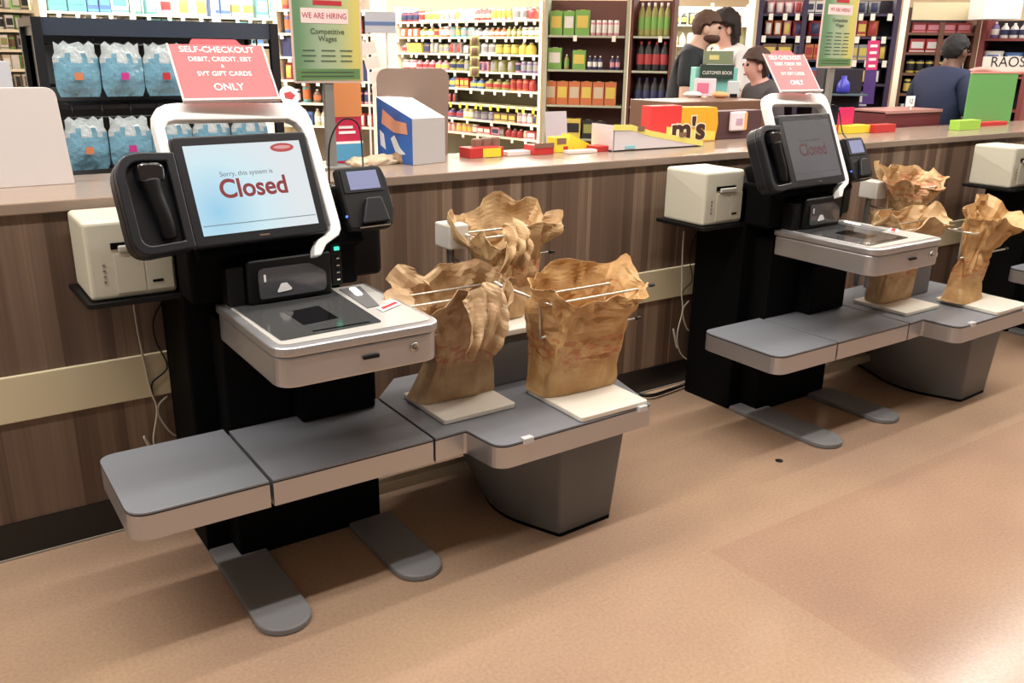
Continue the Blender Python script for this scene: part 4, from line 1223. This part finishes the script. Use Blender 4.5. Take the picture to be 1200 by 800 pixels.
for k in range(3):
    a_ = atY(556 + k * 11, 174, atZ(570, 184, ZC).y + .03)
    bm = bmesh.new(); box(bm, a_.x, a_.x + .038, a_.y, a_.y + .03, ZC + .03, a_.z + .04 + .004 * k)
    tag(obj('snack_pack', bm, Mbr, bevel=.006), 'brown snack pack standing in the red and yellow tray, %s' % ORD[k], 'snack pack', 'brown snack packs in the tray')
capbox('white_pamphlet', 'low white torn carton between the two snack trays on the half wall', 'carton', 595, 622, 183, 177, mat('torn_white', (232, 220, 214)), .06)
capbox('candy_box', 'red candy box with brown top, left of the yellow wedge on the half wall', 'box', 626, 649, 182, 170, Mrd, .08, parts=(('brown_strip', (.0, 1, .72, 1.2), Mbr),))
capbox('candy_carton', 'yellow and brown candy carton beside the red candy box', 'carton', 651, 666, 179, 161, Myel, .07, parts=(('brown_patch', (.1, .8, .55, .95), Mbr), ('red_dot', (.6, .95, .1, .4), Mrd)))
# yellow wedge
a_ = atZ(664, 179, ZC); y = a_.y + .05
P_ = [atY(664, 178, y), atY(697, 175, y), atY(690, 168, y), atY(668, 157, y)]
bm = bmesh.new()
lo = [bm.verts.new((p.x, y, max(ZC, p.z))) for p in P_]; hi = [bm.verts.new((p.x, y + .06, max(ZC, p.z))) for p in P_]
bm.faces.new(lo); bm.faces.new(hi[::-1])
for i in range(4): bm.faces.new([lo[i], hi[i], hi[(i + 1) % 4], lo[(i + 1) % 4]])
tag(obj('yellow_wedge', bm, Myel), 'bright yellow wedge shaped carton pointing right on the half wall', 'carton')
capbox('red_flat_box', 'small flat red box left of the white display tray', 'box', 700, 722, 178, 171, Mrd, .08)
capbox('white_base_tray', 'low white tray under the yellow wedge', 'tray', 668, 700, 180, 176, mat('torn_white', (232, 220, 214)), .05, dy=-.02)
# grey leaning panel behind
y = 3.40
M_ = basis(atY(651, 147, y), (1, 0, 0), (0, .12, 1))
o = obj('leaning_panel', bx(-.058, .068, -.10, .065, -.006, .0, M=M_), mat('panel_lilac', (182, 174, 184), rough=.5)); tag(o, 'plain lilac grey panel leaning behind the candy boxes', 'panel')
# big white display tray with yellow rim
y = 3.13
PA = [atY(718, 183, y), atY(822, 176, y), atY(824, 166, y), atY(762, 154, y), atY(740, 147, y), atY(719, 147, y)]
bm = bmesh.new()
lo = [bm.verts.new((p.x, y, max(ZC, p.z))) for p in PA]; hi = [bm.verts.new((p.x, y + .004, max(ZC, p.z))) for p in PA]
bm.faces.new(lo); bm.faces.new(hi[::-1])
for i in range(6): bm.faces.new([lo[i], hi[i], hi[(i + 1) % 6], lo[(i + 1) % 6]])
box(bm, PA[0].x, PA[1].x, y, y + .16, ZC, ZC + .006)
box(bm, PA[0].x, PA[0].x + .004, y, y + .16, ZC, PA[5].z)
wt_ = obj('display_tray', bm, mat('tray_white', (216, 208, 210), rough=.5)); tag(wt_, 'white display tray with a sloping yellow rim before the red and yellow carton', 'display tray')
bm = bmesh.new()
for i, j in ((5, 4), (4, 3), (3, 2)):
    a_, b_ = PA[i], PA[j]
    n_ = 1
    q = [bm.verts.new((p.x, y - .001, p.z + dz)) for p, dz in ((a_, -.022), (b_, -.022), (b_, .004), (a_, .004))]
    bm.faces.new(q)
obj('yellow_rim', bm, mat('rim_yellow', (232, 222, 120), rough=.5), wt_, solid=.002)
for px_ in (752, 801):
    a_ = atY(px_, 151 if px_ < 770 else 158, y - .004)
    obj('brown_print', bx(a_.x - .022, a_.x + .02, y - .004, y - .002, a_.z - .010, a_.z + .012), Mbr, wt_)
a_ = atY(738, 172, y)
obj('blue_print', bx(a_.x - .03, a_.x + .03, y - .003, y - .0005, a_.z - .008, a_.z + .006), mat('print_cyan', (140, 200, 214)), wt_)
# red and yellow sweet carton with letters
y = 3.30
a_, b_, c_ = atY(761, 176, y), atY(796, 176, y), atY(838, 170, y)
zt1, zt2 = atY(780, 124, y).z, atY(815, 126, y).z
cc = empty('sweets_carton', ((a_.x + c_.x) / 2, y + .04, ZC)); tag(cc, 'large red and orange yellow sweets carton with dark brown letters on the half wall', 'carton')
obj('red_half', bx(a_.x, b_.x, y, y + .075, ZC, zt1), mat('sweets_red', (214, 58, 56), rough=.45), cc, bevel=.003)
Mz = Matrix(((1, 0, 0, 0), (0, 0, -1, y), (0, 1, 0, 0), (0, 0, 0, 1)))
yh = obj('yellow_half', pr(rpoly([(b_.x + .001, ZC, 0), (c_.x - .006, ZC, .003), (c_.x + .01, (ZC + zt2) / 2, .08), (c_.x - .004, zt2, .02), (b_.x + .001, zt2 + .003, 0)], 6), -.075, 0, M=Mz), mat('sweets_orange', (236, 170, 44), rough=.45), cc, bevel=.003)
lt = mat('sweets_brown', (66, 38, 30), rough=.5); hl = mat('sweets_halo', (246, 232, 200), rough=.5)
tp_ = atY(811, 152, y)
obj('lower_yellow', pr([(b_.x - .10, ZC + .012), (c_.x - .01, ZC + .006), (c_.x - .012, ZC + .05), (b_.x - .10, ZC + .085)], 0, .0015, M=Mz), mat('sweets_lemon', (238, 214, 96), rough=.45), cc)
Mt_ = basis((tp_.x - .015, y - .002, tp_.z), (1, 0, 0), (0, 0, 1))
text_mesh('halo_text', "m's", .150, Mt_ @ Matrix.Translation((-.012, 0, 0)), hl, cc, sx=1.2, bold=.075)
text_mesh('letter_text', "m's", .150, Mt_ @ Matrix.Translation((-.012, 0, .001)), lt, cc, sx=1.2, extrude=.0008, bold=.035)
# brown carton and pink pouch right of it
y = 3.34
a_, b_ = atY(838, 172, y), atY(890, 168, y)
tag(obj('brown_carton', bx(a_.x, b_.x, y, y + .1, ZC, atY(860, 130, y).z), mat('carton_maroon', (84, 56, 58), rough=.5), bevel=.003), 'dark maroon brown carton right of the sweets carton', 'carton')
a_ = atY(867, 142, y - .02)
pch = obj('pink_pouch', bx(a_.x - .068, a_.x + .055, y - .022, y - .003, a_.z - .05, a_.z + .05), mat('pouch_pale', (240, 222, 226), rough=.35), bevel=.008, bseg=3); tag(pch, 'pale pink and white pouch hanging on the maroon brown carton', 'pouch')
obj('pouch_print', bx(a_.x - .03, a_.x + .02, y - .0235, y - .0219, a_.z - .02, a_.z + .015), mat('pouch_print', (196, 160, 180)), pch)
obj('orange_edge', bx(a_.x + .035, a_.x + .055, y - .0235, y - .0219, a_.z - .045, a_.z + .045), mat('pouch_orange', (236, 176, 100)), pch)
# ---- checkout lane furniture behind
def free(name, label, cat, M, dims, m, bev=.004, grp=None):
    o = obj(name, bx(*dims, M=M), m, bevel=bev); tag(o, label, cat, grp); return o
def face(px, py, d, yaw=0):
    x = (RT.copy()); x.z = 0; x.normalize()
    x = Matrix.Rotation(yaw, 3, 'Z') @ x
    return basis(at(px, py, d), x, (0, 0, 1))
M1 = basis(atY(812, 119, 3.66), (1, 0, 0), (0, 0, 1))
g = M1.translation.z
free('till_counter', 'brown checkout counter between the man in black and the sweets carton', 'counter', M1, (-.16, .62, -g, -.0, -.35, .02), mat('counter_brown', (116, 84, 66), rough=.4))
M2 = face(845, 103, 5.5) @ Matrix.Scale(1.14, 4)
Mteal = mat('teal_board', (128, 200, 192), rough=.5)
z0_ = (g - M2.translation.z) / 1.14
tb_ = free('teal_case', 'pale teal case on the checkout counter under the green topped notice', 'case', M2, (-.115, .125, z0_ + .001, .105, -.30, -.16), Mteal)
M3 = face(847, 86, 5.48) @ Matrix.Scale(1.14, 4)
dk = free('dark_notice', 'dark notice with pale capitals above the teal case', 'notice', M3, (-.10, .09, -.032, .045, -.14, -.12), mat('notice_dark', (40, 58, 50), rough=.5))
text_mesh('notice_text', 'CUSTOMER BOOK', .026, M3 @ Matrix.Translation((-.003, .0, -.119)), mat('ink_pale', (230, 230, 220)), dk, sx=.78)
obj('green_band', bx(-.085, .08, .047, .118, -.14, -.122, M=M3), mat('notice_green', (120, 132, 104), rough=.5), dk, bevel=.003)
obj('yellow_print', bx(-.055, .0, .07, .095, -.122, -.120, M=M3), mat('notice_yel', (206, 200, 130)), dk)
M4 = face(834, 106, 5.45) @ Matrix.Scale(1.14, 4)
mg = free('magazine', 'pale magazine with pink print leaning on the teal case', 'magazine', M4, (-.07, .05, (g - M4.translation.z) / 1.14 + .001, .06, -.14, -.125), mat('mag_pale', (236, 214, 222), rough=.4))
obj('pink_print', bx(-.055, .01, -.02, .035, -.125, -.1235, M=M4), mat('mag_pink', (220, 120, 150)), mg)
M5 = face(864, 110, 5.4) @ Matrix.Scale(1.14, 4)
cr = free('card_reader', 'pale grey card reader with dark screen right of the magazine', 'card reader', M5, (-.035, .03, (g - M5.translation.z) / 1.14 + .001, .065, -.10, -.075), mat('reader_pale', (196, 204, 206), rough=.4), bev=.006)
obj('reader_screen', bx(-.022, .018, -.035, -.003, -.075, -.073, M=M5), M_dglass, cr)
M6 = face(845, 121, 5.4)
bm = bmesh.new()
bmesh.ops.create_icosphere(bm, subdivisions=3, radius=1)
for v_ in bm.verts:
    q = v_.co.copy(); d_ = 1 + .2 * crease(q, 2.5, 9)
    v_.co = M6 @ Vector((q.x * .05 * d_, (q.y + .9) * .02 * d_ + (g - M6.translation.z), q.z * .03 - .04))
tag(obj('orange_wrapper', bm, mat('wrapper_orange', (222, 160, 110), rough=.5), smooth=True), 'crumpled orange wrapper on the checkout counter by the card reader', 'wrapper')
M6 = face(813, 114, 5.4)
bm = bmesh.new()
bmesh.ops.create_icosphere(bm, subdivisions=3, radius=1)
for v_ in bm.verts:
    q = v_.co.copy(); d_ = 1 + .2 * crease(q, 2.5, 3)
    v_.co = M6 @ Vector((q.x * .055 * d_, (q.y + .95) * .018 * d_ + (g - M6.translation.z), q.z * .03 - .05))
tag(obj('crumpled_receipt', bm, mat('receipt_white', (230, 228, 224), rough=.6), smooth=True), 'crumpled white paper by the hand of the man in black', 'paper')
# right hand lane
M7 = basis(atY(1070, 130, 3.46), (1, 0, 0), (0, 0, 1))
tg_ = M7.translation.z
ln = free('checkout_lane', 'maroon checkout lane in front of the cashier in navy', 'checkout lane', M7, (-.30, .34, -tg_, .0, -.3, 0), mat('lane_maroon', (104, 40, 48), rough=.4))
obj('lane_trim', bx(-.30, .34, -.012, .006, -.3, .008, M=M7), mat('lane_trim', (176, 130, 124), rough=.4), ln)
M8 = basis(atY(1067, 119, 3.50), (1, 0, 0), (0, 0, 1))
tn = free('lane_tag', 'white tag with small dark digits on a short stem above the maroon lane', 'tag', M8, (-.045, .05, -.032, .036, -.006, 0), M_white, bev=.001)
text_mesh('tag_text', '12', .045, M8 @ Matrix.Translation((.006, 0, .001)), mat('ink', (50, 40, 52)), tn)
obj('tag_stem', bx(.018, .028, -.06, -.032, -.008, -.002, M=M8), M_white, tn)
# pink sign and yellow, red cartons by the middle kiosk
y = 3.33
capbox('magenta_card', 'upright magenta card behind the pin pad of the kiosk with the dim screen', 'card', 981, 998, 156, 126, mat('magenta', (206, 40, 100), rough=.5), .01)
capbox('yellow_carton', 'yellow sloping carton right of the magenta card', 'carton', 993, 1020, 157, 147, Myel, .09)
capbox('red_carton', 'small red carton with a ring, at the foot of the cream post', 'carton', 1025, 1049, 156, 146, Mrd, .07)
# black display under the hiring notice
M9 = face(985, 100, 6.6)
bd = free('black_display', 'black display stand with one blue lit bottle below the middle hiring notice', 'display', M9, (-.13, .16, -M9.translation.z, .12, -.2, 0), M_drk)
bm = bmesh.new(); lathe(bm, [(.045, 0), (.05, .02), (.045, .07), (.02, .10), (.02, .12)], n=12, M=M9 @ Matrix.Translation((0, -.05, .06)) @ Matrix.Rotation(R(-90), 4, 'X'))
o = obj('blue_bottle', bm, mat('glow_blue', (70, 70, 190), rough=.3), smooth=True); tag(o, 'rounded blue bottle on the black display', 'bottle')
obj('display_ledge', bx(-.14, .17, -.07, -.058, -.02, .12, M=M9), mat('ledge', (90, 110, 120)), bd)
# green board
y = 3.30
A_ = atY(1130, 141, y); B_ = atY(1184, 139, y); T_ = atY(1150, 86, y)
gb = obj('green_board', bx(A_.x, B_.x, y, y + .012, ZC + .001, T_.z), mat('board_green', (104, 166, 94), rough=.45), bevel=.002); tag(gb, 'plain bright green board standing on the half wall at the right', 'board')
obj('board_edge', bx(A_.x, B_.x, y - .002, y + .014, T_.z, T_.z + .012), mat('swirl', (226, 150, 140)), gb)
a_ = A_.x
capbox('lime_box', 'small lime green and yellow box at the foot of the green board', 'box', 1124, 1148, 153, 141, mat('lime', (160, 206, 80)), .07)
capbox('red_low_box', 'low red box right of the lime box at the foot of the green board', 'box', 1150, 1180, 148, 143, Mrd, .07)
# pamphlet stand left of the spice aisle
M10 = face(446, 90, 7.6)
gz = M10.translation.z
ps_ = empty('pamphlet_stand', (M10.translation.x, M10.translation.y, 0)); tag(ps_, 'white wire pamphlet stand with pale blue header left of the cream shelving', 'stand')
obj('stand_header', bx(-.12, .14, .36, .53, -.1, 0, M=M10), mat('header_blue', (206, 218, 238), rough=.5), ps_)
obj('header_stripe', bx(-.12, .14, .42, .45, 0, .003, M=M10), mat('stripe_blue', (110, 140, 200)), ps_)
bm = bmesh.new()
for k in range(9):
    z = .30 - k * .12
    box(bm, -.11, .02, z - .10, z, -.06, -.05, M=M10 @ Matrix.Rotation(R(14), 4, 'Z'))
tag(obj('pamphlet', bm, M_white, ps_), kind='stuff')
bm = bmesh.new()
for x in (-.12, .05):
    box(bm, x - .008, x + .008, -gz, .40, -.1, -.085, M=M10)
obj('stand_frame', bm, M_white, ps_)
# clip strip of dark green bags hanging on the cream shelving
cs_ = None
for k in range(4):
    Mk = face(556, 46 + k * 12, 9.1)
    me = product('pouch', 'olive', 'brown', .10, .10, .04)
    o = put(me, 'pouch', Mk @ Matrix.Rotation(R(-90), 4, 'X') @ Matrix.Identity(4), 0, 0, 0, '', 'pouches on a hanging strip')
    o.matrix_world = Matrix.Translation(at(556, 54 + k * 12, 9.1)) @ Matrix.Rotation(math.atan2(RT.y, RT.x), 4, 'Z')
    o['label'] = 'dark green pouch on the strip hanging on the cream shelving, %s from top' % ['first', 'second', 'third', 'fourth'][k]

ca_, cb_ = at(556, 34, 9.14), at(556, 96, 9.14)
ca_.y += .02; cb_ = Vector((ca_.x, ca_.y, cb_.z))
obj('hanging_strip', tb([ca_, cb_], .006, n=6), M_cs, rA)
# ------------------------------------------------------------------ people
def skin_mesh(name, verts, edges, m, parent, M, sub=2, root=0, off=0.0):
    me = bpy.data.meshes.new('tmp')
    me.from_pydata([v[0] for v in verts], edges, [])
    o = bpy.data.objects.new('tmp', me); C.objects.link(o)
    o.modifiers.new('s', 'SKIN').use_smooth_shade = True
    sv = me.skin_vertices[0].data
    for i, v in enumerate(verts):
        r_ = v[1]
        sv[i].radius = (r_[0] + off, r_[1] + off) if isinstance(r_, tuple) else (r_ + off, r_ + off)
        sv[i].use_root = (i == root)
    sd = o.modifiers.new('u', 'SUBSURF'); sd.levels = sub; sd.render_levels = sub
    dg = bpy.context.evaluated_depsgraph_get(); dg.update()
    me2 = bpy.data.meshes.new_from_object(o.evaluated_get(dg))
    bpy.data.objects.remove(o); bpy.data.meshes.remove(me)
    bm = bmesh.new(); bm.from_mesh(me2); bpy.data.meshes.remove(me2)
    return obj(name, bm, m, parent, smooth=True, matrix=M)
def person(label, loc, heading, height, skin, top, legs, hair, arms, lean=0, nod=0, sleeve=.45, beard=None, hair_long=0.0, bulk=1.0):
    """local: x right, y forward, z up; arms = ((elbow, wrist) left, right) in local metres at 1.75 m height"""
    k = height / 1.75
    M = Matrix.Translation(loc) @ Matrix.Rotation(heading, 4, 'Z') @ Matrix.Scale(k, 4)
    root = empty('person', loc); tag(root, label, 'person')
    sk = mat('skin_%d' % skin[0], skin, rough=.55)
    ln_ = lambda z: lean * max(0, z - .95)
    V, E_ = [], []
    def v(x, y, z, r):
        V.append(((x, y + ln_(z), z), r)); return len(V) - 1
    def e(a, b): E_.append((a, b))
    pel = v(0, 0, .96, (.16, .12)); w_ = v(0, .0, 1.10, (.145, .11)); ch = v(0, .0, 1.30, (.175, .125)); cl = v(0, 0, 1.45, (.12, .085)); nk = v(0, .015, 1.52, (.062, .062))
    hd0 = v(0, .03 + nod * .3, 1.565, (.062, .075)); hd1 = v(0, .035 + nod * .7, 1.64, (.074, .092)); hd2 = v(0, .03 + nod, 1.71, (.062, .08))
    for a, b in ((pel, w_), (w_, ch), (ch, cl), (cl, nk), (nk, hd0), (hd0, hd1), (hd1, hd2)): e(a, b)
    ns = v(0, .125 + nod * .6, 1.62, .014); e(hd1, ns)
    for s, (el, wr) in zip((-1, 1), arms):
        sh = v(s * .17, 0, 1.45, .062); e(cl, sh)
        a1 = v(s * .21, .0, 1.38, .054); e(sh, a1)
        ev = v(el[0], el[1] - ln_(el[2]), el[2], .04); e(a1, ev)
        wv = v(wr[0], wr[1] - ln_(wr[2]), wr[2], .026); e(ev, wv)
        d = (Vector(wr) - Vector(el)).normalized()
        sd_ = d.cross(Vector((0, 0, 1))).normalized()
        pc = Vector(wr) + d * .055
        pv = v(pc.x, pc.y - ln_(pc.z), pc.z, (.036, .016)); e(wv, pv)
        for q in range(4):
            b0 = pc + d * .03 + sd_ * (-.03 + .02 * q)
            L_ = (.062, .074, .068, .052)[q]
            f1 = v(b0.x, b0.y - ln_(b0.z), b0.z, .0095); e(pv, f1)
            b1 = b0 + d * L_ * .6 + Vector((0, 0, -.012)); f2 = v(b1.x, b1.y - ln_(b1.z), b1.z, .0088); e(f1, f2)
            b2 = b1 + d * L_ * .4 + Vector((0, 0, -.022)); f3 = v(b2.x, b2.y - ln_(b2.z), b2.z, .0075); e(f2, f3)
        t0 = pc - sd_ * s * .038; th = v(t0.x, t0.y - ln_(t0.z), t0.z, .011); e(wv, th)
        t1 = t0 + d * .045 - sd_ * s * .015; t2 = v(t1.x, t1.y - ln_(t1.z), t1.z, .009); e(th, t2)
    for s in (-1, 1):
        h = v(s * .09, 0, .88, .095); e(pel, h)
        kn = v(s * .10, .015, .50, .06); e(h, kn)
        cf = v(s * .10, -.01, .34, .056); e(kn, cf)
        an = v(s * .10, -.02, .09, .04); e(cf, an)
        to = v(s * .115, .13, .035, (.045, .03)); e(an, to)
    skin_mesh('body', V, E_, sk, root, M)
    # face: eyes, mouth, ears
    hc = Vector((0, .035 + nod * .7 + ln_(1.64), 1.64))
    for s in (-1, 1):
        bm = bmesh.new(); bmesh.ops.create_uvsphere(bm, u_segments=10, v_segments=8, radius=.012, matrix=M @ Matrix.Translation(hc + Vector((s * .032, .078, .012))))
        obj('eye', bm, mat('eye_dark', (40, 30, 26), rough=.2), root, smooth=True)
        bm = bmesh.new(); bmesh.ops.create_uvsphere(bm, u_segments=10, v_segments=8, radius=.028, matrix=M @ Matrix.Translation(hc + Vector((s * .078, -.01, -.005))) @ Matrix.Diagonal((.35, .7, 1.1, 1)))
        obj('ear', bm, sk, root, smooth=True)
    bm = bmesh.new(); bmesh.ops.create_uvsphere(bm, u_segments=10, v_segments=8, radius=.022, matrix=M @ Matrix.Translation(hc + Vector((0, .078, -.062))) @ Matrix.Diagonal((1.1, .4, .35, 1)))
    obj('mouth', bm, mat('lips', (150, 84, 76), rough=.5), root, smooth=True)
    # hair
    bm = bmesh.new(); bmesh.ops.create_icosphere(bm, subdivisions=4, radius=1)
    for q in list(bm.verts):
        c_ = q.co.copy()
        r_ = 1 + .10 * noise.noise(c_ * 6)
        back = max(0, -c_.y)
        x = c_.x * (.088 + hair_long * .03) * r_; y_ = c_.y * (.104 + hair_long * .02) * r_ - .014; z_ = c_.z * (.104 + hair_long * .03) * r_ + .032
        if c_.z < 0 and c_.y > -.25: z_ = .04 + c_.z * .02
        if c_.y > .35 and z_ < .055: z_ = .055
        if hair_long and c_.z < 0 and c_.y < -.1: z_ -= hair_long * .05
        q.co = hc + Vector((x, y_, z_))
    obj('hair', bm, mat('hair_%d' % hair[0], hair, rough=.75, var=.3, bscale=60), root, smooth=True, matrix=M)
    if beard:
        bm = bmesh.new(); bmesh.ops.create_icosphere(bm, subdivisions=3, radius=1)
        for q in bm.verts:
            c_ = q.co.copy()
            q.co = hc + Vector((c_.x * .070, c_.y * .076 + .012, c_.z * .040 - .060))
        obj('beard', bm, mat('beard', beard, rough=.8), root, smooth=True, matrix=M)
    # shirt
    V2, E2 = [], []
    def v2(x, y, z, r):
        V2.append(((x, y + ln_(z), z), r)); return len(V2) - 1
    bk = bulk
    a = v2(0, 0, .90, (.17 * bk, .132 * bk)); b = v2(0, 0, 1.10, (.165 * bk, .13 * bk)); c2 = v2(0, 0, 1.30, (.195 * bk, .145 * bk)); d2 = v2(0, -.005, 1.45, (.14 * bk, .105 * bk)); n2 = v2(0, .012, 1.525, (.078, .078))
    for p_, q_ in ((a, b), (b, c2), (c2, d2), (d2, n2)): E2.append((p_, q_))
    for s, (el, wr) in zip((-1, 1), arms):
        sh = v2(s * .172, 0, 1.445, .080 * bk); E2.append((d2, sh))
        a1 = v2(s * .212, .0, 1.375, .074 * bk); E2.append((sh, a1))
        p0 = Vector((s * .212, ln_(1.375), 1.375)); p1 = p0.lerp(Vector(el), min(1, sleeve))
        q_ = v2(p1.x, p1.y - ln_(p1.z), p1.z, .064); E2.append((a1, q_))
        if sleeve > 1:
            p1 = Vector(el).lerp(Vector(wr), sleeve - 1)
            q2 = v2(p1.x, p1.y - ln_(p1.z), p1.z, .048); E2.append((q_, q2))
    skin_mesh('shirt', V2, E2, mat('shirt_%d_%d' % (top[0], top[2]), top, rough=.8), root, M)
    V3 = [((0, 0, .98), (.158, .12))]; E3 = []
    for s in (-1, 1):
        i0 = len(V3)
        V3 += [((s * .09, 0, .88), .105), ((s * .10, .015, .50), .075), ((s * .10, -.012, .30), .070), ((s * .10, -.02, .07), .062)]
        E3 += [(0, i0), (i0, i0 + 1), (i0 + 1, i0 + 2), (i0 + 2, i0 + 3)]
    skin_mesh('trousers', V3, E3, mat('legs_%d' % legs[0], legs, rough=.8), root, M)
    return root
HR = math.atan2(RT.y, RT.x)            # facing screen right: local y -> RT
def spot(px, d):
    p = at(px, 90, d); return Vector((p.x, p.y, 0))
person('man in a black T-shirt with brown hair and beard leaning in to talk', spot(796, 6.7), HR - PI / 2 - .25, 1.85, (206, 168, 148), (30, 36, 42), (40, 42, 52), (84, 60, 48),
       (((-.26, .06, 1.12), (-.12, .26, 1.10)), ((.27, .06, 1.12), (.20, .28, 1.08))), lean=.16, nod=.05, sleeve=.55, beard=(78, 52, 42))
person('person with dark curly hair and a white top facing the man in black', spot(862, 7.4), HR + PI / 2 + .3, 1.87, (224, 178, 160), (226, 226, 230), (52, 54, 62), (40, 32, 32),
       (((-.26, .03, 1.14), (-.20, .22, 1.20)), ((.26, .03, 1.14), (.20, .24, 1.20))), lean=.13, nod=.03, sleeve=1.2, hair_long=1.0)
person('cashier in a navy shirt with short black hair reaching right over the lane', spot(1101, 6.3), HR - PI / 2 + .45, 1.70, (104, 74, 60), (36, 44, 74), (26, 28, 40), (28, 26, 28),
       (((-.27, .05, 1.13), (-.14, .30, 1.16)), ((.27, .07, 1.13), (.14, .34, 1.18))), lean=.12, nod=.03, sleeve=.75, bulk=1.12)
person('person in a dark grey top half hidden behind the red notice of the middle kiosk', spot(905, 6.3), HR + PI / 2 + .2, 1.58, (212, 160, 146), (74, 68, 72), (50, 50, 56), (70, 50, 44),
       (((-.25, .04, 1.12), (-.20, .24, 1.05)), ((.25, .04, 1.12), (.20, .24, 1.05))), lean=.15, nod=.03, sleeve=1.3, hair_long=.6)
